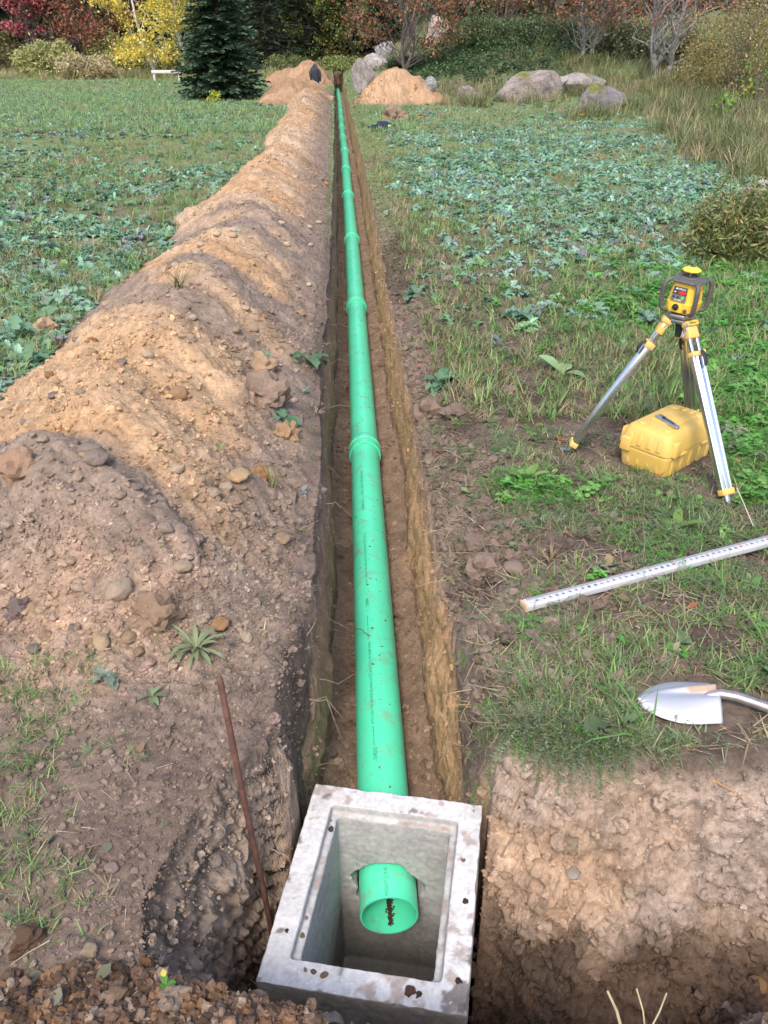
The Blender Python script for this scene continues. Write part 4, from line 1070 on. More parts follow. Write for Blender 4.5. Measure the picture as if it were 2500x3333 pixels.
def rock_proto(n=1, amp=.25, seed=0, flat=.75):
    bm = bmesh.new(); bmesh.ops.create_icosphere(bm, subdivisions=n, radius=1); bmesh.ops.triangulate(bm, faces=bm.faces)
    co = np.array([v.co for v in bm.verts]); t = np.array([[v.index for v in f.verts] for f in bm.faces]); bm.free()
    d = 1 + amp * noise3(co[:, 0] * 1.3, co[:, 1] * 1.3, co[:, 2] * 1.3, seed) + amp * .6 * noise3(co[:, 0] * 3, co[:, 1] * 3, co[:, 2] * 3, seed + 9)
    if n > 1: d = d + amp * .40 * noise3(co[:, 0] * 7, co[:, 1] * 7, co[:, 2] * 7, seed + 20)
    co = co * d[:, None] * np.array([1, rr.uniform(.7, 1), flat * rr.uniform(.75, 1.1)])
    return co, t, np.ones(len(co))

def scatter(name, protos, pos, rot, sc, colr, mat, kind='stuff', tri=False, tilt=None, cvar=1, smooth=True):
    pos = np.asarray(pos, float); n = len(pos)
    if n == 0: return None
    which = rng.integers(0, len(protos), n); V, F, Cc = [], [], []; off = 0
    for k, (pv, pf, ps) in enumerate(protos):
        ix = np.nonzero(which == k)[0]
        if not len(ix): continue
        s = np.asarray(sc)[ix]; s = s[:, None] if s.ndim == 1 else s
        loc = pv[None] * s[:, None, :]
        if tilt is not None:
            ta, tb = tilt[ix, 0][:, None], tilt[ix, 1][:, None]
            y = loc[..., 1] * np.cos(ta) - loc[..., 2] * np.sin(ta); z = loc[..., 1] * np.sin(ta) + loc[..., 2] * np.cos(ta); x = loc[..., 0]
            loc = np.stack([x * np.cos(tb) + z * np.sin(tb), y, -x * np.sin(tb) + z * np.cos(tb)], -1)
        c, sn = np.cos(rot[ix])[:, None], np.sin(rot[ix])[:, None]
        w = np.stack([loc[..., 0] * c - loc[..., 1] * sn, loc[..., 0] * sn + loc[..., 1] * c, loc[..., 2]], -1) + pos[ix][:, None, :]
        V.append(w.reshape(-1, 3)); m = len(pv)
        F.append((pf[None] + (np.arange(len(ix)) * m)[:, None, None]).reshape(-1, pf.shape[1]) + off); off += len(ix) * m
        cc = np.asarray(colr)[ix][:, None, :] * (1 + (ps[None, :, None] - 1) * cvar)
        Cc.append(cc.reshape(-1, 3))
    V = np.concatenate(V); F = np.concatenate(F); Cc = np.clip(np.concatenate(Cc), .004, .85)
    o = mesh_np(name, V, quads=None if tri else F, tris=F if tri else None, mat=mat, col=Cc, smooth=smooth)
    return tag(o, kind=kind)
def one(name, proto, pos, rz, s, colr, mat, label, cat, group=None, parent=None):
    v, f, sh = proto
    o = mesh_np(name, v, quads=f if f.shape[1] == 4 else None, tris=f if f.shape[1] == 3 else None, mat=mat, col=np.clip(np.array(colr)[None] * sh[:, None], .004, .85), smooth=name != 'soil_clod')
    o.location = pos; o.rotation_euler = (0, 0, rz); o.scale = (s, s, s)
    return tag(o, label, cat, group)
def jit(c, n, v=.18, h=.06):
    c = np.asarray(c, float)
    return c[None] * (1 + v * rng.uniform(-1, 1, (n, 1))) * (1 + h * rng.uniform(-1, 1, (n, 3)))
def pick(cs, n, w=None):
    cs = np.array(cs, float); return cs[rng.choice(len(cs), n, p=None if w is None else np.array(w) / np.sum(w))]
def sample(n, y0, y1, fn, k=1.0, xpad=.10):
    """n candidate points inside the view (and a margin), thinned by fn(x, y, px, py)"""
    n = int(n * (1.6 + 0) / (1 + 2 * xpad)) if xpad < .3 else n; xpad = max(xpad, .3)
    t = rng.random(n)
    y = (y0 ** (1 - k) + t * (y1 ** (1 - k) - y0 ** (1 - k))) ** (1 / (1 - k)) if k != 1 else y0 * (y1 / y0) ** t
    x = (rng.random(n) - .5) * (1 + 2 * xpad) * 2500 / FPX * (y * CT + 1.95 * ST)
    px, py = to_px(x, y, 0)
    keep = rng.random(n) < fn(x, y, px, py)
    return x[keep], y[keep]
def ell(px, py, L):
    r = np.zeros_like(px)
    for cx, cy, rx, ry, v in L: r = np.maximum(r, v * np.exp(-(((px - cx) / rx) ** 2 + ((py - cy) / ry) ** 2)))
    return r
def on(x, y, dz=0.): return np.stack([x, y, G(x, y) + dz], -1)
def soilfree(x, y):
    """1 on grown ground, 0 on heaps, in the trench or the pit"""
    u = x - xc(y); h1, h2, h3 = heaps(x, y)
    s = spoil_h(u, y)
    return (s < .03) & (h1 < .03) & (h2 < .04) & (h3 < .02) & (pit_depth(x, y) < .02) & ((u < WL - .04) | (u > WR + .05) | (y < 2)) & ~((y < 2.35) & (x > -.3) & (x < .34) & (y > 1.1))
_ra, _rb = P(1705, 1962, .035), P(2500, 1752, .035)
def clear(x, y, tall=0):
    """False where the rod, shovel, case or tripod feet lie"""
    d = _rb - _ra; t = ((x - _ra.x) * d.x + (y - _ra.y) * d.y) / (d.x ** 2 + d.y ** 2)
    r = np.abs((x - _ra.x) * d.y - (y - _ra.y) * d.x) / math.hypot(d.x, d.y)
    ok = ~((t > -.05) & (r < .040))
    px, py = to_px(x, y, .02)
    ok &= ~((px > 2075) & (px < 2350) & (py > 2190) & (py < 2390)) & ~((px > 2300) & (py > 2240) & (py < 2350))
    a = math.atan2(.315, .356); dx, dy = x - 1.512, y - 4.034
    ok &= ~((np.abs(dx * math.cos(a) + dy * math.sin(a)) < .25) & (np.abs(-dx * math.sin(a) + dy * math.cos(a)) < .16))
    return ok
def GCOL(x, y):
    i, j, _ = cell(x, y); return col[j, i]

# ------------------------------------------------------------------ crumbs, gravel and stones
CL = [rock_proto(1, .62, 50 + k) for k in range(8)]; CL2 = [rock_proto(2, .62, 150 + k) for k in range(10)]
def crumbs(x, y, size, cc, lift=.25):
    k_ = clear(x, y); x, y, size, cc = x[k_], y[k_], size[k_], cc[k_]
    m = len(x); pos = on(x, y, 0); pos[:, 2] += size * lift; big = size > .0085 + .0008 * y
    for sel, pr in ((~big, CL), (big, CL2)):
        k = int(sel.sum())
        if k: scatter('soil_crumbs', pr, pos[sel], rng.uniform(0, 6.28, k), size[sel], np.clip(cc[sel], .02, .62), M_CLOD, tri=True, tilt=rng.uniform(-.6, .6, (k, 2)), smooth=False)
def clods():
    n = 190000
    y = 1.6 * (34 / 1.6) ** rng.random(n); u = rng.uniform(-3.1, .0, n)
    x = xc(y) + u
    h1, h2, h3 = heaps(x, y); s = spoil_h(u, y)
    pd = pit_depth(x, y)
    near = sm(-1.1, -.3, u) * (u < WL) * sm(1.4, 2.2, y)
    p = np.clip(s / .15, 0, 1) * .75 + .5 * near * (pd < .02)
    clump = sm(-.35, .45, fbm2(x, y, 1.7, 3, 400))
    p = p * (.25 + .75 * clump)
    k = rng.random(n) < p; x, y = x[k], y[k]
    m = len(x)
    # a few big crumbs, many small ones
    size = .0020 * (1 / np.clip(rng.random(m), .012, 1)) ** .52
    size = np.clip(size * (1 + .02 * y), .002, .017)
    size = np.maximum(size, .0007 * y)
    cc = GCOL(x, y) * rng.uniform(.80, 1.28, (m, 1)) * (1 + .05 * rng.uniform(-1, 1, (m, 3)))
    crumbs(x, y, size, np.clip(cc, .02, .62), .25)
    n = 30000
    y = 2.0 * (40 / 2.0) ** rng.random(n); u = WR + .05 + rng.exponential(.35, n); x = xc(y) + u
    k = (pit_depth(x, y) < .02) & (u < 2.5); x, y = x[k], y[k]; m = len(x)
    size = np.clip(.0028 * (1 / np.clip(rng.random(m), .01, 1)) ** .6, .003, .028); size = np.maximum(size, .001 * y)
    crumbs(x, y, size, np.clip(GCOL(x, y) * rng.uniform(.7, 1.2, (m, 1)), .02, .5), .2)
    # the reddish heap at the corner
    n = 48000; x = rng.uniform(-1.7, .1, n); y = rng.uniform(.6, 1.35, n); k = (heaps(x, y)[2] > .008) & (pit_depth(x, y) < .02); x, y = x[k], y[k]; m = len(x)
    size = np.clip(.0026 * (1 / np.clip(rng.random(m), .008, 1)) ** .45, .002, .0155)
    cc = pick([(.15, .095, .065), (.12, .076, .055), (.20, .12, .075), (.21, .115, .06), (.26, .19, .14)], m) * rng.uniform(.7, 1.2, (m, 1))
    crumbs(x, y, size, cc, .3)
    # trampled ground left of the pit
    n = 42000; x = rng.uniform(-1.9, -.3, n); y = rng.uniform(1.0, 2.9, n); k = (pit_depth(x, y) < .35) & (heaps(x, y)[2] < .02) & (rng.random(n) < .4 + .75 * sm(-.3, .3, fbm2(x, y, 3, 3, 460))); x, y = x[k], y[k]; m = len(x)
    size = np.clip(.0014 * (1 / np.clip(rng.random(m), .01, 1)) ** .55, .0013, .010)
    crumbs(x, y, size, np.clip(GCOL(x, y) * rng.uniform(.75, 1.6, (m, 1)), .02, .5), .2)
    # crumbs standing out of the cut walls
    wallm = ((PDEP > .05) & (Z > -.98) & (np.abs(XX) < 2.6)) * .9 + (in_tr & (np.abs(NRM[..., 2]) < .6) & (Y < 14) & (Z > -.88)) * .55
    wgt = (wallm * np.gradient(V0)[:, None] * np.clip(np.abs(np.gradient(XX, axis=1)) + .002, 0, .02)).ravel(); wgt = wgt / wgt.sum()
    wgt2 = wgt * np.where(X.ravel() < -.1, .28, .8); wgt2 /= wgt2.sum(); ix = rng.choice(X.size, 24000, p=wgt2); m = len(ix)
    pos = np.stack([X.ravel()[ix], Y.ravel()[ix], Z.ravel()[ix]], -1) + rng.normal(0, .002, (m, 3))
    size = np.clip(.0030 * (1 / np.clip(rng.random(m), .006, 1)) ** .50, .003, .026); size = np.where(in_tr.ravel()[ix], np.clip(size * .62, .002, .013), size)
    cc = np.clip(col.reshape(-1, 3)[ix] * rng.uniform(.78, 1.12, (m, 1)), .02, .5)
    for sel, pr in ((size < .008, CL), (size >= .008, CL2)):
        k = int(sel.sum()); scatter('soil_crumbs', pr, pos[sel], rng.uniform(0, 6.28, k), size[sel], cc[sel], M_CLOD, tri=True, tilt=rng.uniform(-1, 1, (k, 2)), smooth=False)
    n = 7000; y = 2.2 * (25 / 2.2) ** rng.random(n); u = rng.uniform(WL + .03, WR - .03, n); k = np.abs(u) > .06; y, u = y[k], u[k]; x = xc(y) + u; m = len(x)
    size = np.clip(.003 * (1 / np.clip(rng.random(m), .01, 1)) ** .55, .003, .022)
    crumbs(x, y, size, np.clip(GCOL(x, y) * rng.uniform(.7, 1.5, (m, 1)), .02, .5), 0)
clods()
ROCKS = [rock_proto(3, .24, 70 + k, .72) for k in range(6)]
LUMPS = [rock_proto(3, .60, 90 + k, .8) for k in range(6)]
def stone(px, py, w, c, label, group=None, lump=False, z=None, name='stone', flat=1.):
    p = hit(px, py) if z is None else P(px, py, z)
    if z is None: p.z = g1(p.x, p.y)
    dep = p.y * CT - (p.z - CAM_Z) * ST
    s = w * dep / FPX / 2 * .86
    pr = rr.choice(LUMPS if lump else ROCKS)
    o = one(name, pr, (p.x, p.y, p.z + s * (.22 if lump else .34) * flat), rr.uniform(0, 6.28), s, c, M_CLOD, label, 'soil clod' if name == 'soil_clod' else 'stone', group)
    o.scale.z *= flat
    return o
PALE = (.42, .32, .23); TANS = (.40, .27, .17); GRY = (.27, .21, .17); ORS = (.34, .19, .085); DRK = (.12, .085, .065)
for a in (
    ((262, 1287), 72, PALE, 'pale rounded stone on the grey slope left of the trench, above the weed clump'),
    ((222, 1400), 55, (.50, .36, .22), 'pale yellow stone left of the weed clump on the heap'),
    ((280, 1383), 42, TANS, 'tan stone between the pale yellow stone and the weed clump'),
    ((340, 1340), 110, (.29, .195, .13), 'big brown earthy rock just behind the weed clump', 1),
    ((355, 1150), 46, (.33, .25, .2), 'greyish stone in the middle of the grey slope'),
    ((425, 1165), 36, (.3, .22, .18), 'small oval stone right of the greyish stone on the slope'),
    ((208, 1000), 62, GRY, 'flat grey stone lying on top of another at the grey heap crest'),
    ((197, 985), 56, GRY, 'upper flat stone of the pair on the grey heap crest'),
    ((127, 942), 34, GRY, 'rounded grey stone on the crest of the grey heap'),
    ((40, 1310), 60, (.2, .15, .13), 'dark grey lump low on the left edge of the heap', 1),
    ((45, 1022), 80, (.36, .23, .15), 'tan lump of earth at the left edge below the crest', 1),
    ((385, 850), 58, (.36, .22, .12), 'orange brown stone in the gravelly middle of the heap'),
    ((517, 1043), 52, (.46, .32, .18), 'cream stone beside the orange clod near the trench lip'),
    ((560, 1040), 50, ORS, 'orange clod beside the cream stone near the trench lip', 1),
    ((620, 935), 62, (.36, .23, .13), 'knobbly orange stone at the lip of the trench', 1),
    ((580, 860), 110, (.26, .185, .14), 'large grey brown clod near the trench lip', 1),
    ((570, 800), 60, (.38, .26, .16), 'tan clod behind the large grey brown clod', 1),
    ((690, 1065), 40, GRY, 'grey stone at the ragged edge of the trench'),
    ((475, 1350), 44, (.40, .23, .11), 'orange stone to the right of the weed clump'),
    ((300, 1415), 34, (.36, .24, .15), 'small tan stone below the brown earthy rock'),
    ((98, 975), 30, PALE, 'small cream stone under the grey crest'),
    ((15, 1130), 34, (.46, .35, .26), 'pale stone at the left picture edge on the grey slope'),
    ((160, 1360), 30, GRY, 'small grey pebble on the tan foot of the heap'),
    ((100, 720), 55, TANS, 'flat tan slab of earth at the field side foot of the heap', 1),
    ((195, 775), 40, (.4, .27, .16), 'tan stone on the field side shoulder of the heap'),
    ((1110, 1234), 52, (.28, .21, .165), 'rounded brown stone right of the trench near the rod end'),
    ((1045, 1235), 80, (.25, .18, .14), 'wide earthy clod left of the rounded stone near the rod end', 1),
    ((1037, 1180), 62, (.22, .155, .125), 'reddish clod at the right trench lip', 1),
    ((1005, 1190), 40, (.22, .16, .12), 'small clod beside the reddish clod at the lip', 1),
    ((985, 900), 60, (.2, .145, .11), 'brown clod behind the big leafy plant', 1),
    ((925, 905), 70, (.22, .155, .115), 'brown clod at the lip below the big leafy plant', 1),
    ((850, 260), 50, (.25, .17, .12), 'brown clod behind the navy garment', 1),
    ((195, 2055), 44, (.46, .35, .24), 'cream stone on the edge of the reddish heap'),
    ((240, 1870), 34, (.4, .3, .25), 'pinkish stone on the bare soil left of the pit'),
    ((235, 1640), 26, (.4, .3, .25), 'small pinkish pebble in the trampled grass'),
    ((440, 1700), 26, (.40, .30, .23), 'pale pebble above the pit edge'),
    ((465, 1855), 46, (.33, .26, .22), 'grey pebble set in the left pit wall'),
    ((60, 2030), 66, (.17, .105, .07), 'rusty brown clod on the reddish heap', 1),
    ((130, 2120), 46, (.19, .12, .08), 'crumbly brown clod low on the reddish heap', 1),
    ((20, 2110), 46, (.24, .15, .1), 'clod at the bottom left corner of the picture', 1),
    ((315, 2080), 36, (.24, .13, .065), 'orange clod beside the pit on the reddish heap', 1),
    ((380, 2165), 70, (.38, .28, .21), 'long pale clod beside the yellow leafed seedling', 1),
    ((255, 2150), 60, (.27, .18, .12), 'brown clod on the front of the reddish heap', 1),
    ((1560, 2180), 50, (.36, .26, .21), 'pinkish clod on the mound at the bottom right', 1),
    ((1640, 2120), 46, (.34, .19, .09), 'rusty stone in the pit at the right edge'),
    ((1238, 1890), 36, (.5, .44, .36), 'pale stone in the deep corner of the pit wall'),
    ((1360, 1930), 34, (.55, .44, .3), 'cream stone stuck in the lit pit wall'),
    ((1230, 1830), 46, (.38, .28, .19), 'yellowish clod on the pit wall beside the basin', 1),
    ((715, 1630), 34, (.25, .19, .15), 'round stone on the trench floor behind the basin'),
):
    (dx, dy_), w, c, lab = a[:4]; lump = len(a) > 4
    stone(dx * 1.507, dy_ * 1.507, w * 1.507, c, lab, None, lump, name='soil_clod' if lump else 'stone')
# dirt and pebbles on the basin's rim
K5 = 1.659
for (cx, cy), w, c, lab, lump in (
    (((617, 450)), 34, (.34, .24, .15), 'small tan pebble on the back left corner of the basin ledge', 0),
    (((622, 498)), 40, (.13, .09, .07), 'dark crumb of earth in front of the tan pebble on the ledge', 1),
    (((490, 977)), 28, (.40, .29, .18), 'small yellowish pebble halfway along the left ledge', 0),
    (((470, 1072)), 34, (.3, .21, .14), 'brown crumb near the front of the left ledge', 1),
    (((487, 1256)), 30, (.42, .31, .24), 'small pinkish pebble at the front left of the basin rim', 0),
    (((532, 1268)), 40, (.30, .185, .10), 'brown round pebble on the front rim, left of the tan one', 0),
    (((588, 1286)), 52, (.36, .25, .16), 'largest tan pebble on the front rim of the basin', 0),
    (((1052, 1378)), 60, (.17, .105, .08), 'brown crumbly clod on the front rim of the basin', 1),
    (((1100, 1390)), 36, (.10, .065, .05), 'dark crumb right of the brown clod on the front rim', 1),
    (((1352, 884)), 34, (.10, .07, .055), 'dark crumb on the right rim of the basin', 1),
    (((1318, 1318)), 40, (.10, .065, .05), 'dark crumb near the front right corner of the basin', 1),
    (((1340, 665)), 26, (.33, .23, .16), 'tiny tan crumb on the right rim', 1),
    (((388, 1046)), 22, (.10, .07, .06), 'tiny dark crumb on the left rim', 1)):
    px, py = 700 + cx / K5, 2400 + cy / K5
    stone(px, py, w / K5, c, lab, None, lump, z=BC.z - (.034 if 'ledge' in lab else .0), name='soil_clod' if lump else 'stone', flat=.8)
# more of the same kind, not told apart
def many_stones():
    made = {}
    for k, (lab, grp, n, cs, lo, hi, reg) in enumerate((
        ('small stone lying among crumbs on the long soil heap', 'stones on the long soil heap', 130, [PALE, TANS, GRY, ORS, (.48, .36, .25)], .010, .026, 's'),
        ('brown clod of earth on the reddish corner heap', 'clods on the reddish corner heap', 60, [(.17, .105, .07), (.14, .09, .06), (.22, .14, .09)], .008, .020, 'c'),
        ('small stone on the trampled ground left of the pit', 'stones left of the pit', 24, [(.4, .3, .25), (.33, .25, .2)], .006, .012, 'l'),
        ('small clod on the bare strip along the right trench lip', 'clods along the right trench lip', 40, [(.2, .145, .11), (.25, .18, .14)], .012, .03, 'r'))):
        c = 0
        while c < n:
            if reg == 's': y = 2.2 * (14 / 2.2) ** rr.random(); x = float(xc(y)) + rr.uniform(-2.0, -.35)
            elif reg == 'c': y = rr.uniform(.85, 1.25); x = rr.uniform(-1.1, -.1)
            elif reg == 'l': y = rr.uniform(1.25, 2.3); x = rr.uniform(-1.1, -.5)
            else: y = 2.3 * (9 / 2.3) ** rr.random(); x = float(xc(y)) + .32 + rr.expovariate(4)
            xa, ya = np.array([x]), np.array([y])
            if reg == 's' and spoil_h(xa - xc(ya), ya)[0] < .05: continue
            if reg == 'c' and heaps(xa, ya)[2][0] < .02: continue
            if pit_depth(xa, ya)[0] > .01: continue
            if reg == 'r' and not clear(xa, ya)[0]: continue
            s = rr.uniform(lo, hi) * (1 + (.07 * y if reg in 'sr' else 0)) * (1.25 if rr.random() < .2 else 1)
            lump = reg in 'cr'
            pr = rr.choice(LUMPS if lump else ROCKS); cc = np.array(rr.choice(cs)) * rr.uniform(.85, 1.15)
            o = one('soil_clod' if lump else 'stone', pr, (x, y, g1(x, y) + s * .3), rr.uniform(0, 6.28), s, cc, M_CLOD, lab, 'soil clod' if lump else 'stone', grp)
            c += 1
many_stones()
# wet dirt along the bottom of the open pipe
def pipe_dirt():
    a, b = JOINTS[0], JOINTS[1]; F = axis_frame(a, b); n = 1500
    t = .03 + .55 * rng.random(n); w = rng.normal(0, .060, n) * (.7 + .3 * np.sin(t * 9)) - .10 + .25 * t
    r = PR - .0085
    loc = np.stack([t, r * np.sin(w), -r * np.cos(w)], -1); Fm = np.array(F)
    pos = loc @ Fm.T + np.array(a)
    o = scatter('dirt', CL, pos, rng.uniform(0, 6.28, n), rng.uniform(.0015, .005, n), jit((.055, .035, .025), n), M_CLOD, tri=True)
    o['label'] = 'strip of dark dirt along the bottom of the open pipe end'
pipe_dirt()
def pipe_crumbs():
    n = 520; k = rng.integers(0, 3, n); t = rng.random(n); pos = []
    for i in range(n):
        a, b = JOINTS[k[i]], JOINTS[k[i] + 1]; q = a.lerp(b, .06 + .9 * t[i]); w = rng.normal(.1, .38)
        pos.append((q.x + (PR + .001) * math.sin(w), q.y, q.z + (PR + .001) * math.cos(w)))
    scatter('soil_crumbs', CL, pos, rng.uniform(0, 6.28, n), np.clip(.0012 * (1 / np.clip(rng.random(n), .02, 1)) ** .5, .001, .007), jit((.20, .14, .10), n, .4), M_CLOD, tri=True, smooth=False)
pipe_crumbs()

# ------------------------------------------------------------------ ground plants
KALE = [kale(rr.randint(7, 11)) for _ in range(7)]
BROAD = [broad(rr.randint(4, 8)) for _ in range(6)]
CLOVER = [clover(rr.randint(6, 12)) for _ in range(5)]
TUFT = [tuft(rr.randint(8, 13)) for _ in range(7)]
SHORT = [tuft(9, .075, .0042, .05, .2, 1.2, .8) for _ in range(6)]
FEATH = [feather(rr.randint(5, 8)) for _ in range(6)]
TRAIL = [trailing() for _ in range(9)]
STRAW = [straw() for _ in range(10)]
LIT = [litter_leaf() for _ in range(6)]
C_KALE = [(0.217, 0.369, 0.263), (0.189, 0.349, 0.225), (0.271, 0.42, 0.332), (0.153, 0.287, 0.166), (0.217, 0.246, 0.263)]
C_GRASS = [(0.169, 0.286, 0.085), (0.208, 0.312, 0.104), (0.143, 0.247, 0.078), (0.247, 0.286, 0.117), (0.338, 0.286, 0.156)]
C_LUSH = [(0.102, 0.288, 0.048), (0.132, 0.336, 0.066), (0.084, 0.24, 0.043), (0.168, 0.348, 0.084)]
C_DULL = [(0.18, 0.222, 0.114), (0.156, 0.204, 0.108), (0.228, 0.228, 0.132), (0.132, 0.18, 0.078)]
C_STRAW = [(.40, .31, .19), (.33, .25, .16), (.26, .19, .12), (.46, .37, .24)]
E_LUSH = [(2300, 960, 420, 160, 1.0), (2420, 1200, 260, 260, 1), (2050, 1010, 260, 90, .8), (2450, 860, 260, 120, .9), (2480, 1560, 120, 90, .5), (1780, 1590, 170, 60, .7)]
E_WEED = [(1900, 1600, 330, 110, 1.), (1750, 1530, 170, 60, .8), (2200, 1680, 300, 90, 1.), (1900, 2150, 330, 130, 1.), (1700, 2100, 180, 130, .9), (2300, 1900, 260, 90, .8), (2400, 2050, 160, 90, .5), (1900, 1880, 160, 50, .6), (2430, 2170, 140, 60, .6), (1950, 2330, 250, 110, 1.), (1600, 1050, 240, 130, .7), (1700, 1000, 500, 220, .6), (2000, 1130, 260, 150, .8), (1480, 1480, 90, 130, .5), (2300, 1480, 300, 130, .7)]
def place(name, protos, xy, sizes, cs, mat, w=None, v=.2, tiltamt=.25, dz=0., cvar=1):
    x, y = xy; k = clear(x, y); x, y = x[k], y[k]; n = len(x)
    if n == 0: return
    return scatter(name, protos, on(x, y, dz), rng.uniform(0, 6.28, n), rng.uniform(*sizes, n), pick(cs, n, w) * jit((1, 1, 1), n, v, .07), mat, tilt=rng.uniform(-tiltamt, tiltamt, (n, 2)), cvar=cvar)
def nearright(x, y): return soilfree(x, y) & (x > 0)
bare2 = lambda x, y: 1 - .93 * sm(.30, .65, bare(x, y) + .18 * fbm2(x, y, 3, 3, 115))
lipfade = lambda x, y: sm(.3, .75, (x - xc(y)) + .35 * fbm2(x, y, 1.4, 3, 420)) * 1.
# lush green carpet round the tripod
place('clover_carpet', FEATH, sample(26000, 3.0, 9.5, lambda x, y, px, py: nearright(x, y) * np.clip(ell(px, py, E_LUSH) * 1.6 - .25, 0, 1) * bare2(x, y), 1.3), (.55, 1.0), C_LUSH, M_LEAF)
place('clover_carpet', CLOVER, sample(9000, 3.0, 9.5, lambda x, y, px, py: nearright(x, y) * np.clip(ell(px, py, E_LUSH) * 1.5 - .3, 0, 1) * bare2(x, y) * .6, 1.3), (.7, 1.3), C_LUSH, M_LEAF)
# trampled weeds and grass beside the trench
wf = lambda x, y, px, py: nearright(x, y) * np.clip(.28 + ell(px, py, E_WEED), 0, 1) * bare2(x, y) * np.clip(.15 + .85 * lipfade(x, y), 0, 1)
place('weeds', FEATH, sample(30000, 1.9, 9, lambda x, y, px, py: wf(x, y, px, py) * .8 * sm(-.3, .3, fbm2(x, y, 1.6, 3, 430)), 1.4), (.4, .85), C_DULL + C_LUSH[:1], M_LEAF)
place('weeds', CLOVER, sample(4500, 1.9, 9, lambda x, y, px, py: wf(x, y, px, py) * .6 * sm(-.1, .4, fbm2(x, y, 1.2, 3, 431)), 1.4), (.6, 1.2), C_DULL + C_LUSH, M_LEAF)
place('weeds', BROAD, sample(2400, 1.9, 10, lambda x, y, px, py: wf(x, y, px, py) * .45, 1.3), (.22, .55), C_DULL + C_LUSH + C_DULL, M_LEAF)
place('grass', SHORT, sample(24000, 1.9, 9, lambda x, y, px, py: wf(x, y, px, py) * .75, 1.4), (.6, 1.3), C_GRASS + C_DULL, M_LEAF)
place('grass', TUFT, sample(2600, 1.9, 10, lambda x, y, px, py: wf(x, y, px, py) * .45, 1.3), (.5, 1.05), C_GRASS, M_LEAF)
place('straw', STRAW, sample(27000, 1.9, 10, lambda x, y, px, py: nearright(x, y) * (.35 + .5 * (1 - lipfade(x, y))) , 1.4), (.45, 1.3), C_STRAW, M_STRAW, tiltamt=.05)
place('fallen_leaves', LIT, sample(900, 1.9, 12, lambda x, y, px, py: nearright(x, y) * .5, 1.3), (.5, 1.3), [(.30, .2, .12), (.22, .16, .09), (.2, .2, .1), (.35, .12, .06)], M_LEAF)
# trailing weeds that hang over the pit edge
def fringe():
    n = 300; x = np.where(rng.random(n) < .75, rng.normal(.54, .11, n), rng.uniform(.30, 1.35, n)); y = np.array([1.985 - .02 * 0 for _ in x])
    lip = np.interp(x, [.25, .335, .45, .60, .78, 1.25, 3.2], [2.30, 2.17, 2.03, 1.94, 1.915, 1.90, 1.86]); y = lip + rng.exponential(.05, n) - .01
    keep = (rng.random(n) < np.where(x > .8, .22, 1)); x, y = x[keep], y[keep]; n = len(x)
    scatter('hanging_weeds', TRAIL, on(x, y, .01), rng.uniform(-.5, .5, n), rng.uniform(.5, 1.1, n), pick(C_DULL + C_DULL + C_LUSH[:1], n) * jit((1, 1, 1), n, .2), M_LEAF)
    n = 220; x = rng.normal(.55, .15, n); y = np.interp(x, [.25, .335, .45, .60, .78, 1.25], [2.30, 2.17, 2.03, 1.94, 1.915, 1.90]) + rng.exponential(.07, n)
    keep = pit_depth(x, y) < .04; x, y = x[keep], y[keep]
    place('hanging_weeds', FEATH, (x, y), (.4, .85), C_DULL + C_DULL + C_LUSH[:1], M_LEAF, tiltamt=.6)
fringe()
def lip_grass():
    n = 900; x = np.abs(rng.normal(.60, .20, n)); y = np.interp(x, [.25, .325, .45, .60, .78, 1.25], [2.30, 2.17, 2.03, 1.94, 1.915, 1.90]) + rng.exponential(.10, n)
    k = (pit_depth(x, y) < .03) & (x > .34) & (x < 1.0); x, y = x[k], y[k]
    place('grass', SHORT, (x, y), (.5, 1.1), C_GRASS + C_DULL + C_STRAW[:2], M_LEAF, tiltamt=.6)
lip_grass()
# left of the pit: trampled grass and straw
E_LG = [(120, 2280, 230, 130, 1.), (60, 2480, 200, 150, 1.), (130, 2900, 180, 130, 1.), (260, 2250, 170, 90, .7), (450, 2180, 120, 50, .6), (30, 2700, 150, 130, .8), (430, 2480, 60, 50, .8), (330, 2420, 200, 120, .35)]
lg = lambda x, y, px, py: (soilfree(x, y) | (spoil_h(x - xc(y), y) < .10)) * (x < -.4) * np.clip(ell(px, py, E_LG) * 1.4 - .18, 0, 1) * (pit_depth(x, y) < .01)
place('grass', SHORT, sample(10000, 1.05, 2.6, lambda x, y, px, py: lg(x, y, px, py) * .55, 1.5, .3), (.45, .95), C_GRASS + [(.16, .17, .09)], M_LEAF)
place('grass', TUFT, sample(900, 1.05, 2.6, lambda x, y, px, py: lg(x, y, px, py) * .45, 1.5, .3), (.4, .8), C_GRASS, M_LEAF, tiltamt=.7)
place('weeds', FEATH, sample(1500, 1.05, 2.6, lambda x, y, px, py: lg(x, y, px, py) * .4, 1.5, .3), (.3, .6), C_DULL, M_LEAF, tiltamt=.6)
place('straw', STRAW, sample(2600, 1.0, 2.6, lambda x, y, px, py: (x < -.4) * (pit_depth(x, y) < .01) * (.12 + .5 * ell(px, py, E_LG)) * (spoil_h(x - xc(y), y) < .1), 1.5, .3), (.3, .9), C_STRAW, M_STRAW, tiltamt=.05)
place('fallen_leaves', LIT, sample(500, 1.0, 2.6, lambda x, y, px, py: (x < -.4) * (pit_depth(x, y) < .01) * .3, 1.5, .3), (.4, .9), [(.2, .2, .13), (.16, .15, .1), (.25, .17, .1)], M_LEAF)
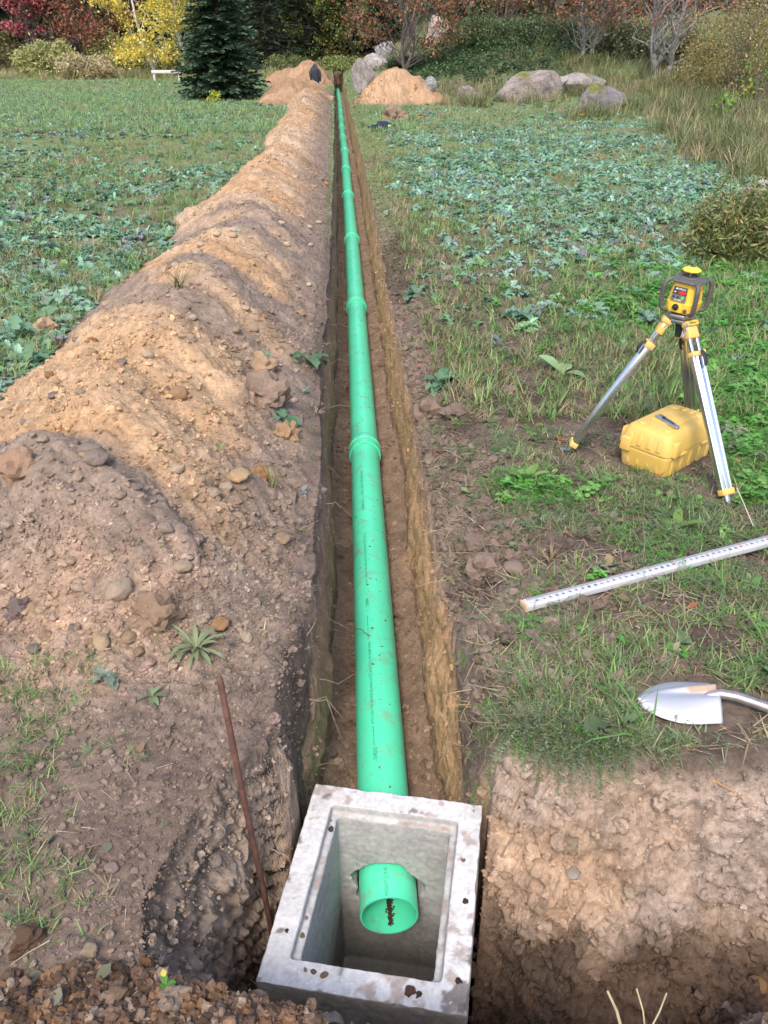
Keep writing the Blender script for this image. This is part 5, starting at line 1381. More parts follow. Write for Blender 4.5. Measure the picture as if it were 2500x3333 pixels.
# the cover crop: blue green kale and mustard over both fields
def kr(x, y, px, py):
    u = x - xc(y)
    m = sm(5.5, 11.5, y + .10 * (x - 3) + 1.2 * fbm2(x, y, .45, 3, 445)) * (1 - .80 * sm(17, 29, y + 3 * fbm2(x, y, .2, 2, 448))) * sm(.45, 1.6, u + .5 * fbm2(x, y, .7, 3, 449)) * np.clip(.22 + 1.0 * sm(-.45, .40, fbm2(x, y, .55, 3, 440)), 0, 1)
    m = m * (1 - .85 * np.clip(ell(px, py, [(2330, 960, 430, 130, 1.2)]), 0, 1)) * (1 - .8 * sm(2300, 2650, px - .2 * (py - 700)))
    return soilfree(x, y) * m * (y < 34)
place('kale_crop', KALE, sample(27000, 5.5, 34, kr, .55, .12), (.32, .70), C_KALE, M_LEAF, [4, 4, 3, 2, .7])
def kl(x, y, px, py):
    u = x - xc(y)
    m = (x < -1.5) * np.clip(.14 + .85 * sm(-.3, .4, fbm2(x, y, .45, 3, 442)), 0, 1) * sm(4, 5, y) * (1 - .55 * sm(24, 46, y))
    return soilfree(x, y) * m
place('kale_crop', KALE, sample(21000, 4.2, 52, kl, .75, .15), (.34, .72), C_KALE, M_LEAF, [3, 4, 2, 4, .8])
place('kale_crop', BROAD, sample(9000, 4.2, 34, lambda x, y, px, py: np.maximum(kl(x, y, px, py) * .6, kr(x, y, px, py) * .45), .8, .12), (.45, 1.0), [(.17, .28, .10), (.20, .32, .13), (.14, .23, .10)], M_LEAF)
# grass between the plants and over the far fields
def gf(x, y, px, py): return soilfree(x, y) * ((x < -1.4) | (x - xc(y) > .5)) * np.clip(.35 + .65 * sm(-.3, .3, fbm2(x, y, .6, 3, 443)), 0, 1)
place('grass', TUFT, sample(48000, 4.5, 30, lambda x, y, px, py: gf(x, y, px, py) * .7, .7, .12), (.7, 1.5), C_GRASS + [(.26, .20, .11)], M_LEAF)
FTUFT = [tuft(8, .16, .014, .10, .5, 1.3, .9) for _ in range(6)]
def ff(x, y, px, py): return soilfree(x, y) * ((x < -1.4) | (x - xc(y) > .5)) * (.55 + .45 * sm(-.2, .3, fbm2(x, y, .25, 3, 444)))
place('grass', FTUFT, sample(52000, 22, 62, lambda x, y, px, py: ff(x, y, px, py) * (x < 1.0), .35, .2), (.6, 1.25), [(.21, .33, .13), (.24, .36, .15), (.18, .29, .12), (.28, .32, .16)], M_LEAF)
place('grass', FTUFT, sample(15000, 20, 44, lambda x, y, px, py: ff(x, y, px, py) * (x > .6) * .8, .5, .2), (.5, 1.1), [(.23, .33, .14), (.27, .34, .16), (.20, .29, .12), (.36, .32, .20)], M_LEAF)
# little green bits on the heap and along its lip
def sp(x, y, px, py):
    u = x - xc(y); s = spoil_h(u, y)
    return (u < WL - .02) * ((s > .01) | (u > -.55)) * (u > -2.4) * (.05 + .9 * sm(-.50, -.28, u) + .25 * sm(.25, .5, fbm2(x, y, .9, 2, 446))) * (pit_depth(x, y) < .01)
place('weeds', SHORT, sample(5200, 2.3, 26, lambda x, y, px, py: sp(x, y, px, py) * .30, 1.2), (.5, 1.0), C_GRASS + C_STRAW[:2], M_LEAF, tiltamt=.7)
place('weeds', BROAD, sample(1500, 3.5, 28, lambda x, y, px, py: sp(x, y, px, py) * .14, 1.1), (.25, .5), C_KALE + C_DULL, M_LEAF, tiltamt=.6)
place('straw', STRAW, sample(3600, 2.0, 20, lambda x, y, px, py: sp(x, y, px, py) * .55, 1.2), (.4, 1.1), C_STRAW, M_STRAW, tiltamt=.3)

# ------------------------------------------------------------------ plants one can point at
D = 1.507
def plant(name, proto, dx, dy_, s, c, lab, cat='plant', group=None, dz=0., mat=None):
    p = hit(dx * D, dy_ * D); p.z = g1(p.x, p.y) + dz
    return one(name, proto, p, rr.uniform(0, 6.28), s, c, mat or M_LEAF, lab, cat, group)
plant('kale_plant', kale(20, .17, .038), 955, 835, 1.0, (.13, .24, .14), 'large curly leafed kale plant growing at the right lip of the trench')
plant('leafy_weed', broad(3, .19, .055), 1213, 808, 1.0, (.24, .36, .17), 'single broad pale green leaf plant on bare soil left of the tripod')
plant('leafy_weed', broad(30, .115, .0075), 425, 1405, 1.0, (.20, .24, .12), 'spiky rosette weed lying on the front of the soil heap beside the stones')
plant('grass_tuft', tuft(22, .16, .006, .03), 590, 1062, 1.0, (.24, .22, .10), 'dry grass tuft near the trench edge beside the cream stone')
plant('grass_tuft', tuft(22, .22, .008, .04), 385, 622, 1.0, (.16, .15, .06), 'grass tuft standing on the crest of the soil heap')
plant('kale_plant', kale(6, .20, .045), 668, 790, 1.0, (.10, .18, .09), 'small kale plant hanging over the left trench edge')
plant('kale_plant', kale(5, .13, .04), 612, 895, 1.0, (.10, .19, .11), 'tiny kale seedling on the heap left of the trench')
plant('kale_plant', kale(14, .25, .055), 140, 655, 1.0, (.21, .34, .23), 'big pale kale plant at the field side foot of the heap')
plant('kale_plant', kale(14, .24, .05), 38, 735, 1.0, (.12, .22, .13), 'dark kale plant at the left picture edge beside the heap')
plant('kale_plant', kale(12, .22, .05), 60, 795, 1.0, (.14, .25, .13), 'kale plant at the left edge just above the heap foot')
plant('kale_plant', kale(10, .36, .09), 1480, 298, 1.0, (.10, .24, .15), 'pale blue green kale plant alone below the dry bank on the right')
plant('kale_plant', kale(8, .20, .055), 1400, 1170 - 470, 1.0, (.13, .22, .17), 'pale kale plant just left of the laser level')
plant('kale_plant', kale(9, .20, .05), 1325, 1135 + 620, 1.0, (.12, .15, .08), 'wilted kale plant hanging in the weeds of the pit edge') if 0 else None
plant('kale_plant', kale(14, .18, .04), 900, 640, 1.0, (.12, .22, .14), 'dark kale plant right of the trench near the trampled patch')
plant('kale_plant', kale(18, .20, .042), 1130, 690, 1.0, (.14, .26, .17), 'wide kale clump in front of the crop on the right')
plant('kale_plant', kale(6, .085, .020), 235, 1465, 1.0, (.20, .26, .19), 'torn pale kale leaves on the trampled ground left of the stake')
plant('leafy_weed', broad(6, .14, .028), 1455, 1150, 1.0, (.13, .22, .05), 'yellowish green leafy weed in the grass by the tripod foot')
plant('leafy_weed', broad(7, .13, .03), 1135, 1045, 1.0, (.17, .27, .08), 'bright broad leafed weed left of the yellow case')
plant('leafy_weed', kale(4, .16, .04), 1325, 1575, 1.0, (.12, .17, .075), 'prickly broad leaf lying in the weeds at the pit edge beside the shovel')
plant('grass_tuft', tuft(9, .30, .009, .02, .3, .9, 1.4), 1660, 1410, 1.0, (.12, .21, .06), 'long bladed green grass tuft at the right edge above the shovel')
plant('grass_tuft', tuft(6, .30, .010, .02, .2, .7, 1.2), 1400, 1590, 1.0, (.12, .24, .07), 'long green grass blades lying in front of the shovel blade')
plant('dry_stubble', tuft(26, .10, .005, .02, .5, 1.4, .3), 1190, 1215, 1.0, (.32, .24, .14), 'dry brown grass stubble behind the rod', 'grass tuft')
plant('leafy_weed', broad(7, .07, .012), 330, 1510, .8, (.16, .2, .11), 'small crushed weed beside the stake')
# seedling with a yellow leaf
def seedling():
    p = hit(362 * D, 2140 * D); p.z = g1(p.x, p.y)
    root = empty('seedling', p); tag(root, 'tiny seedling with one round yellow leaf at the pit edge', 'plant')
    MB().tube([(0, 0, 0), (.002, .002, .045)], .0012, 6).build('stem', plain('pale stem', (.30, .36, .14)), root)
    v, q = strip(.017, [.002, .006, .007, .005, .001], .5, .5); o = mesh_np('yellow_leaf', v, quads=q, mat=M_LEAF, col=np.tile((.55, .48, .08), (len(v), 1)), parent=root); o.location = (0, 0, .045); o.rotation_euler = (0, 0, 2)
    for k in range(3):
        v, q = strip(.024, [.002, .008, .009, .002], .4, .4); o = mesh_np('green_leaf', v, quads=q, mat=M_LEAF, col=np.tile((.09, .24, .04), (len(v), 1)), parent=root); o.location = (0, 0, .015); o.rotation_euler = (0, 0, k * 2.1)
seedling()
# dry stalks in the pit on the right
M_DRY = plain('dry stalk', (.42, .35, .20), rough=.8, noise=.2)
M_ROOT = plain('root', (.24, .17, .12), rough=.85, noise=.3, scale=40)
M_ROOTD = plain('dark twig', (.12, .075, .055), rough=.8, noise=.3, scale=40)
for k, (pa, pb, lab) in enumerate((((1345, 2212), (1312, 2140), 'thick pale cut stalk on the left of three at the bottom right'), ((1395, 2215), (1375, 2135), 'thin bent dry stalk in the middle of three at the bottom right'), ((1400, 2212), (1440, 2145), 'long dry stalk leaning right at the bottom right'))):
    a = PD(pa[0] * D, pa[1] * D + 30, 1.16); b = PD(pb[0] * D, pb[1] * D, 1.24)
    s = MB(); s.tube([a - (b - a) * .5, a, (a + b) / 2 + Vector((.004, 0, .004)), b], [.005, .005, .004, .003] if k == 0 else .0022, 8)
    tag(s.build('dry_stalk', M_DRY, smooth=True), lab, 'stalk', 'dry stalks at the bottom right')
# roots
def root_tube(name, pts, r, mat, lab, cat, group=None):
    pts = [Vector(p) for p in pts]; out = []
    for i in range(len(pts) - 1):
        for k in range(4):
            t = k / 4; out.append(pts[i].lerp(pts[i + 1], t) + Vector((rr.uniform(-1, 1), rr.uniform(-1, 1), rr.uniform(-1, 1))) * r * 1.1)
    out.append(pts[-1]); n = len(out)
    m = MB(); m.tube(out, [r * (1 - .75 * i / (n - 1)) for i in range(n)], 6)
    return tag(m.build(name, mat, smooth=True), lab, cat, group)
def pw(dx, dy_, u):   # a point in the trench on the vertical plane u beside the pipe
    r = ray(dx * D, dy_ * D)
    t = 1.0
    for _ in range(30):
        y = r[1] * t; t = (float(xc(y)) + u) / r[0] if abs(r[0]) > 1e-6 else t
    return Vector((r[0] * t, r[1] * t, CAM_Z + r[2] * t))
j = P(800, 1370, PIPE_Z)
a = P(800 * D, 1373 * D, PIPE_Z + PR * .98); b = P(722 * D, 1350 * D, -.60)
root_tube('twig', [b + Vector((-.05, 0, .02)), b, (a + b) / 2 + Vector((0, 0, .03)), a], .0075, M_ROOTD, 'thick dark root ending on top of the green pipe', 'root')
nR = 0
while nR < 44:
    side = -1 if nR < 26 else 1
    y = 2.3 * (9 / 2.3) ** rr.random(); z0 = -rr.uniform(.05, .5) - (.1 if side > 0 else 0)
    u0 = (WL - .03 if side < 0 else WR + .03); ln = rr.uniform(.06, .2)
    x0 = float(xc(y)) + u0
    p0 = Vector((x0, y, z0)); p1 = p0 + Vector((-side * ln * .5, rr.uniform(-.05, .05), rr.uniform(-.03, .05))); p2 = p0 + Vector((-side * ln, rr.uniform(-.12, .12), rr.uniform(-.12, .03)))
    root_tube('root', [p0, p1, p2], rr.uniform(.0014, .003), M_ROOT, 'thin root poking out of the %s wall of the trench' % ('shaded left' if side < 0 else 'lit right'), 'root', 'roots in the %s trench wall' % ('left' if side < 0 else 'right'))
    nR += 1
for dx, dy_, lab in ((600, 1840, 'pale forked root in the pit wall left of the basin'), (565, 2130, 'thin root at the front left corner of the pit'), (1570, 1705, 'orange root curling out of the pit wall under the shovel')):
    p = hit(dx * D, dy_ * D); o_ = (.42, .24, .10) if 'orange' in lab else (.3, .23, .17)
    root_tube('root', [p + Vector((-.05, .02, .02)), p + Vector((-.02, -.01, .025)), p + Vector((.03, -.02, .005)), p + Vector((.05, -.03, -.03))], .003, plain('pale root', o_, rough=.8), lab, 'root')
# ------------------------------------------------------------------ boulders
M_ROCK = soil_mat('granite', .07, .02, .9)
def boulder(px, py, w, h, c, lab, moss=0., seed=0, dd=.8, rz=0.):
    p = hit(px, py); dep = p.y * CT - (p.z - CAM_Z) * ST
    W = w * dep / FPX / 2; Hh = h * dep / FPX
    bm = bmesh.new(); bmesh.ops.create_icosphere(bm, subdivisions=4, radius=1); bmesh.ops.triangulate(bm, faces=bm.faces)
    co = np.array([v.co for v in bm.verts]); t = np.array([[v.index for v in f.verts] for f in bm.faces]); bm.free()
    g = np.random.default_rng(seed + 500)
    for k in range(14):                     # split faces
        nrm = g.normal(size=3); nrm /= np.linalg.norm(nrm); dlim = g.uniform(.50, .85)
        d = co @ nrm; over = np.clip(d - dlim, 0, None); co = co - over[:, None] * nrm * .92
    x, y, z = co.T
    co = co * (1 + .10 * noise3(x * 2, y * 2, z * 2, seed) + .05 * noise3(x * 6, y * 6, z * 6, seed + 1))[:, None]
    co = co * np.array([W * 1.15, W * dd * 1.1, Hh * .74])
    cc = np.tile(np.array(c, float), (len(co), 1)) * (1 + .25 * noise3(x * 4, y * 4, z * 4, seed + 2))[:, None]
    if moss:
        mm = sm(.15, .5, noise3(x * 3, y * 3, z * 3, seed + 3) * .6 + z * .6 + moss - .5)
        cc = mix(cc, np.tile((.17, .17, .045), (len(co), 1)), mm)
    cc = cc * 1.15 * (1 - .5 * sm(.1, .4, noise3(x * 9, y * 9, z * 9, seed + 4)) * .6)[:, None]
    o = mesh_np('boulder', co, tris=t, mat=M_ROCK, col=np.clip(cc, .02, .7), smooth=False)
    o.location = (p.x, p.y + W * dd * .6, p.z + Hh * .19); o.rotation_euler = (0, 0, rz)
    return tag(o, lab, 'boulder', 'granite boulders on the rough bank')
GR = (.29, .255, .235)
at = lambda px, d: (lambda z: Vector(((px - CX) * (d * CT - (z - CAM_Z) * ST) / FPX, d, z)))(H((px - CX) * (d * CT + ST) / FPX, d))
boulder(1190, 280, 105, 92, GR, 'grey cracked boulder right of the far end of the trench', 0, 1, rz=.3)
boulder(1222, 222, 95, 52, (.36,.325,.30), 'slanting pale boulder resting above the grey cracked one', 0, 2, rz=-.4)
boulder(1250, 192, 60, 62, (.31,.295,.30), 'upright grey boulder beside the multi stemmed tree', 0, 3)
boulder(1432, 138, 96, 96, (.40,.32,.29), 'pinkish boulder up the slope between two dark trunks', 0, 4, rz=.5)
boulder(1725, 325, 215, 105, (.27,.225,.20), 'broad brownish boulder with dry grass on the bank', .25, 5, rz=.2)
boulder(1815, 308, 120, 74, (.36, .31, .285), 'squarish pale boulder wedged between the broad one and the flat mossy one', .1, 21, rz=.9)
boulder(1905, 300, 175, 80, (.34,.305,.285), 'pale flat boulder with a mossy crest on the bank', .35, 6, rz=-.2)
boulder(1965, 362, 150, 92, (.20,.18,.185), 'dark grey boulder half buried in grass below the flat one', .3, 7, rz=.4)
boulder(1520, 322, 62, 50, (.30,.25,.23), 'small leaning boulder in dry grass left of the broad one', 0, 8)
boulder(1562, 330, 62, 34, (.30,.25,.22), 'small low boulder beside the leaning one', 0, 9)
boulder(1400, 292, 40, 40, (.32,.31,.30), 'small grey boulder behind the right soil heap', 0, 10)
boulder(2258, 172, 48, 26, (.42,.40,.38), 'pale boulder top showing left of the olive shrub', 0, 11)
boulder(2470, 668, 110, 82, (.45,.43,.42), 'whitish lichen covered boulder behind the weedy clump at the right edge', .1, 12)
boulder(2330, 170, 30, 22, (.42,.40,.38), 'tiny pale boulder in the grass by the grey trunk', 0, 13) if 0 else None

# ------------------------------------------------------------------ trees
M_BARK = plain('grey bark', (.15, .125, .112), rough=.95, noise=.35, scale=9, bump=.02, bscale=14)
M_BARKD = plain('dark bark', (.075, .058, .048), rough=.95, noise=.35, scale=9, bump=.02, bscale=14)
M_BARKL = plain('pale lichened bark', (.24, .225, .21), rough=.95, noise=.3, scale=8, bump=.02, bscale=14, dirt=(.10, .085, .075), dirt_amt=.8, dscale=7)
M_BIRCH = plain('birch bark', (.66, .63, .58), rough=.8, noise=.12, scale=5, dirt=(.05, .045, .04), dirt_amt=.9, dscale=5)
QUAD = (np.array([(-.5, -.34, 0), (.5, -.30, .10), (.5, .34, 0), (-.5, .30, .10)]), np.array([(0, 1, 2, 3)]), np.ones(4))
def leaf_cloud(name, pts, size, cs, w, mat, parent, kind=None, v=.3, elong=1.):
    """many small leaves facing every way"""
    n = len(pts); a = rng.normal(size=(n, 3)); a /= np.linalg.norm(a, axis=1, keepdims=True) + 1e-9
    b = np.cross(a, rng.normal(size=(n, 3))); b /= np.linalg.norm(b, axis=1, keepdims=True) + 1e-9
    s = (size * rng.uniform(.55, 1.25, n))[:, None]
    V = np.stack([pts - a * s * elong, pts - b * s * .55, pts + a * s * elong, pts + b * s * .55], 1).reshape(-1, 3)
    F = np.arange(n * 4).reshape(n, 4)
    cc = np.repeat(pick(cs, n, w) * jit((1, 1, 1), n, v, .08), 4, 0)
    o = mesh_np(name, V, quads=F, mat=mat, col=np.clip(cc, .003, .8), smooth=False, parent=parent)
    return tag(o, kind=kind)
def limb(m, a, b, r0, r1, wig=.08, n=6, up=0.):
    L = (b - a).length; pts = []
    for i in range(n + 1):
        t = i / n; p = a.lerp(b, t) + Vector((0, 0, up * math.sin(t * math.pi) * L))
        if 0 < i < n: p += Vector((rr.uniform(-1, 1), rr.uniform(-1, 1), rr.uniform(-.5, .5))) * wig * L / 2
        pts.append(p)
    m.tube(pts, [r0 + (r1 - r0) * i / n for i in range(n + 1)], 8); return pts
def tree(name, px, py, lab, Ht, tr, crown, leaves, nl, ls, bark, cat='tree', stems=1, lean=(0, 0), ncl=60, low=.25, twigs=18, w=None, spreadk=.16, base=None, grp=None):
    """crown = (radius, bottom height); clusters of leaves at the ends of real limbs"""
    p = hit(px, py) if base is None else at(px, base)
    root = empty(name, (p.x, p.y, p.z)); m = MB(); cr, cb = crown; tips = []
    for s in range(stems):
        a = rr.uniform(0, 6.28); off = Vector((math.cos(a), math.sin(a), 0)) * tr * 1.1 * (stems > 1)
        top = Vector((lean[0], lean[1], 0)) * Ht + Vector((math.cos(a), math.sin(a), 0)) * (cr * .5 * (stems > 1)) + Vector((0, 0, Ht * rr.uniform(.8, .95)))
        st = limb(m, off + Vector((0, 0, -.2)), top, tr * (1 if stems == 1 else .7), tr * .15, .05, 10)
        for i in range(ncl // stems):
            h = cb + (Ht - cb) * rr.random() ** 1.15; ang = rr.uniform(0, 6.28)
            k = (h - cb) / (Ht - cb); rad = cr * (math.sqrt(max(.05, 1 - (2 * k - .75) ** 2 * .55)) if k > .1 else .8) * rr.uniform(.35, 1.05)
            t = min(1, max(.12, (h / Ht) - .22)); q = st[int(t * 10)]
            tip = Vector((q.x + rad * math.cos(ang), q.y + rad * math.sin(ang), h))
            if i < twigs: limb(m, q, tip, tr * .22, tr * .05, .22, 5, .06)
            tips.append(tip)
    m.build('trunk', bark, root, smooth=True, angle=60)
    T = np.array([tuple(t) for t in tips]); ix = rng.integers(0, len(T), nl)
    sg = cr * spreadk
    pts = T[ix] + rng.normal(size=(nl, 3)) * np.array([sg, sg, sg * .75]) * (rng.random((nl, 1)) ** .5 * 1.3)
    pts[:, 2] = np.maximum(pts[:, 2], .05)
    leaf_cloud('crown', pts, ls, leaves, w, M_LEAF, root)
    return tag(root, lab, cat, grp)
def shrub(name, px, py, lab, w, h, leaves, nl, ls, cat='shrub', stems=10, bark=None, wts=None, base=None, hollow=.35, elong=1., grp=None):
    p = hit(px, py) if base is None else at(px, base); dep = p.y * CT - (p.z - CAM_Z) * ST
    W, Hh = (w * dep / FPX / 2, h * dep / FPX * 1.04)
    root = empty(name, (p.x, p.y, p.z)); m = MB(); T = []
    for s in range(stems):
        a = rr.uniform(0, 6.28); q = rr.uniform(.2, 1); tip = Vector((W * q * math.cos(a), W * q * math.sin(a) * .8, Hh * (1.05 - .5 * q) * rr.uniform(.75, 1.05)))
        limb(m, Vector((math.cos(a), math.sin(a), 0)) * W * .12, tip, .018 + .004 * W, .005, .10, 6, .10); T.append(tip)
    m.build('stems', bark or M_BARK, root, smooth=True)
    nc = max(14, stems * 5); C_ = []
    for i in range(nc):
        a = rr.uniform(0, 6.28); q = math.sqrt(rr.uniform(hollow ** 2, 1)); z = rr.random()
        lim = math.sqrt(max(0.02, 1 - q * q * .85)); C_.append((W * q * math.cos(a), W * .8 * q * math.sin(a), Hh * lim * (.08 + .92 * z)))
    C_ = np.array(C_); pts = C_[rng.integers(0, nc, nl)] + rng.normal(size=(nl, 3)) * np.array([W * .15, W * .13, Hh * .11])
    pts[:, 2] = np.abs(pts[:, 2])
    leaf_cloud('foliage', pts, ls, leaves, wts, M_LEAF, root, elong=elong)
    return tag(root, lab, cat, grp)
def conifer(name, px, py, lab, Ht, Rb, cs, grp=None, whorl=.26, per=11, tw=1., base=None, vis=None):
    p = hit(px, py) if base is None else at(px, base)
    root = empty(name, (p.x, p.y, p.z)); m = MB(); m.tube([(0, 0, -.2), (.02, 0, Ht * .5), (0, 0, Ht)], [.035 * Rb + .06, .03 * Rb + .04, .012], 8)
    A, B, S = [], [], []; z = .12
    while z < Ht * .97:
        k = z / Ht; L = Rb * (1 - k) ** .85 * (1. if k > .06 else .8)
        n = max(4, int(per * (1 - k * .6)))
        for i in range(n):
            a = rr.uniform(0, 6.28); l = L * rr.uniform(.72, 1.12); d = np.array([math.cos(a), math.sin(a)]); sd = np.array([-d[1], d[0]])
            drp = rr.uniform(.10, .30) * (1 - k * .7)
            nt_ = max(4, int(l / .13 * tw))
            zz = z + rr.uniform(-.12, .12)
            if i % 3 == 0: m.tube([(0, 0, zz), (d[0] * l * .6, d[1] * l * .6, zz - drp * l * .5), (d[0] * l, d[1] * l, zz - drp * l * .75)], [.02, .012, .004], 4)
            for j in range(nt_):
                t = (j + .7) / nt_; c0 = np.array([d[0] * l * t, d[1] * l * t, zz - drp * l * t * (1.2 - .45 * t)])
                for s in (-1, 1, 0):
                    tl = (.10 + .24 * l * (1 - t) * .7 + .08) * rr.uniform(.6, 1.2)
                    dirv = np.array([d[0] * .75 + sd[0] * s * .8, d[1] * .75 + sd[1] * s * .8, -.40 + .75 * rr.random()])
                    A.append(c0); B.append(c0 + dirv * tl); S.append(.030 + .030 * rr.random())
        z += whorl * rr.uniform(.8, 1.2) * (1 - .45 * k)
    m.build('trunk', M_BARKD, root, smooth=True)
    A, B, S = np.array(A), np.array(B), np.array(S)[:, None]; n = len(A); ax = B - A
    sd = np.cross(ax, rng.normal(size=(n, 3)) * .5 + np.array([0, 0, 1.])); sd /= np.linalg.norm(sd, axis=1, keepdims=True) + 1e-9
    mid = A + ax * .45
    V = np.stack([A, mid - sd * S, B, mid + sd * S], 1).reshape(-1, 3)
    cc = pick(cs, n) * jit((1, 1, 1), n, .3, .06)
    mesh_o = mesh_np('crown', V, quads=np.arange(n * 4).reshape(n, 4), mat=M_NEEDLE, col=np.repeat(np.clip(cc, .003, .5), 4, 0), smooth=False, parent=root)
    return tag(root, lab, 'tree', grp)
DKG = [(.042, .072, .042), (.030, .055, .032), (.060, .09, .048)]
SPR = [(.052, .098, .055), (.066, .12, .066), (.038, .074, .044), (.085, .14, .075)]
# the spruce in front, the birches and the maples on the left
conifer('spruce_tree', 728, 322, 'dense dark spruce with branches to the ground beside the far heap', 6.9, 1.95, SPR, whorl=.16, per=15, tw=1.7)
YEL_ = [(.74, .56, .10), (.68, .50, .09), (.78, .64, .17), (.48, .44, .10)]
tree('birch_tree', 508, 262, 'yellow leaved birch with a thin leaning white trunk left of the spruce', 9.5, .10, (2.6, 1.0), YEL_, 12500, .085, M_BIRCH, lean=(-.20, 0), ncl=120, spreadk=.12, twigs=24, base=56)
tree('birch_tree', 596, 238, 'second yellow birch, its straight white trunk half hidden by the spruce', 10, .11, (1.9, 2.6), YEL_, 6500, .085, M_BIRCH, lean=(-.015, 0), ncl=70, spreadk=.14, twigs=16, base=59)
tree('maple_tree', 105, 188, 'pink leaved young maple at the far left of the field', 8, .10, (1.75, 2.2), [(.40, .085, .11), (.46, .14, .17), (.30, .06, .075), (.22, .13, .08)], 6500, .12, M_BARK, ncl=60, lean=(.02, 0), base=66)
tree('maple_tree', 330, 182, 'rust red and green maple between the purple bush and the birch', 8.5, .12, (2.9, 1.6), [(.28, .085, .065), (.30, .13, .07), (.13, .15, .06), (.20, .10, .06)], 8000, .12, M_BARK, ncl=70, w=[3, 3, 2, 2], base=65)
tree('broadleaf_tree', 262, 178, 'dull green tree standing behind between the two red maples', 9, .12, (1.6, 1.5), [(.075, .10, .04), (.10, .12, .05)], 5000, .13, M_BARKD, ncl=50, base=69)
shrub('purple_bush', 178, 172, 'dark purple brown bush below the pink maple', 210, 112, [(.095, .060, .062), (.13, .085, .07), (.07, .055, .05), (.12, .10, .06)], 6500, .09, base=62)
shrub('olive_bush', 20, 215, 'olive green bush at the left picture edge below dark trees', 130, 120, [(.13, .12, .04), (.09, .09, .035), (.17, .14, .05)], 3500, .09, base=61)
shrub('feathery_weed_clump', 375, 240, 'feathery yellow green weed clump at the field edge left of the birch', 170, 130, [(.38, .37, .12), (.30, .33, .12), (.44, .38, .17)], 6500, .075, 'weed clump', elong=1.8)
shrub('feathery_weed_clump', 165, 248, 'low pale yellow green weed clump at the far left field edge', 190, 100, [(.37, .37, .13), (.43, .39, .19), (.29, .32, .12)], 6500, .075, 'weed clump', elong=1.8)
shrub('feathery_weed_clump', 560, 270, 'thin green weed clump growing behind the wooden rail', 150, 110, [(.24, .28, .10), (.33, .31, .15)], 3800, .075, 'weed clump', elong=1.8, base=61)
shrub('feathery_weed_clump', 290, 258, 'dry tawny weed clump along the field edge in the middle of the row', 180, 70, [(.46, .37, .24), (.38, .33, .16)], 4200, .07, 'weed clump', elong=1.8)
shrub('yellow_sapling', 232, 180, 'narrow upright sapling with yellow leaves right of the purple bush', 34, 90, [(.55, .40, .08), (.48, .30, .08)], 900, .08, 'sapling', base=62)
shrub('leafy_weed', 700, 335, 'small weed with bright yellow leaves at the foot of the spruce', 46, 36, [(.50, .50, .05), (.34, .42, .06)], 260, .055, 'plant')
shrub('leafy_weed', 735, 318, 'green leafy sapling growing up in front of the spruce', 55, 80, [(.16, .26, .06), (.11, .2, .05)], 420, .055, 'plant', hollow=.1)
# dark trees behind the spruce and the end of the trench
for k, (px, py, Ht, Rb, lab) in enumerate(((20, 150, 15, 3.6, 'tall dark conifer at the top left corner'), (430, 150, 15, 3.2, 'dark conifer behind the yellow birch'), (870, 215, 13, 2.6, 'dark olive hemlock right of the spruce'), (960, 178, 14, 3.3, 'dark conifer above the far soil mound'), (1100, 148, 15, 3.2, 'dark conifer straight beyond the trench end'), (1235, 130, 15, 3.0, 'dark conifer behind the slanting boulder'), (690, 160, 15, 3.4, 'dark conifer rising behind the spruce'))):
    conifer('hemlock_tree', px, py, lab, Ht, Rb, DKG if k != 2 else [(.042, .052, .030), (.05, .06, .036), (.03, .04, .025)], grp='dark conifers at the wood edge', whorl=.34, per=9, tw=1., base=(68, 70, 62, 69, 72, 70, 71)[k])
tree('broadleaf_tree', 1010, 172, 'mixed green and yellow leaved tree beyond the trench end', 9, .14, (2.2, .6), [(.10, .15, .04), (.16, .19, .05), (.36, .32, .06), (.07, .10, .035)], 6500, .11, M_BARKD, ncl=60, base=69)
tree('broadleaf_tree', 1150, 165, 'green tree with rusty leaves low down, left of the boulders', 9, .14, (2.1, .4), [(.085, .14, .04), (.06, .10, .03), (.30, .10, .04), (.13, .17, .05)], 7500, .11, M_BARKD, ncl=60, base=68)
# orange leaved old fruit trees on the bank
ORG_ = [(.32, .12, .07), (.26, .10, .065), (.22, .14, .085), (.13, .14, .07), (.36, .17, .08), (.11, .12, .06)]
RED_ = [(.38, .10, .065), (.34, .13, .08), (.26, .13, .09), (.17, .14, .08), (.20, .15, .11)]
tree('fruit_tree', 1312, 196, 'multi stemmed tree with sparse rusty leaves beside the upright grey boulder', 6.5, .11, (2.8, 1.3), ORG_, 7600, .085, M_BARK, stems=4, ncl=70, twigs=40, spreadk=.13, base=46)
tree('fruit_tree', 1482, 130, 'dark trunked tree with rust red leaves right of the pinkish boulder', 6.5, .16, (2.9, 1.7), ORG_, 8000, .085, M_BARKD, stems=3, ncl=70, twigs=30, spreadk=.13, base=57)
tree('fruit_tree', 1640, 118, 'slim grey trunk with thin rusty crown in the middle of the bank', 6, .10, (2.5, 1.3), ORG_, 5600, .085, M_BARK, stems=2, ncl=50, twigs=30, lean=(-.05, 0), base=52)
tree('fruit_tree', 1748, 105, 'thin dark straight trunk behind the brambles', 6.5, .07, (1.8, 1.9), ORG_, 2600, .085, M_BARKD, ncl=40, twigs=20, base=53)
tree('fruit_tree', 1902, 205, 'crooked grey tree with orange leaves behind the flat boulder', 5.5, .12, (2.6, 1.35), ORG_, 5800, .075, M_BARKL, stems=2, ncl=60, twigs=40, lean=(.06, 0), spreadk=.12, base=41)
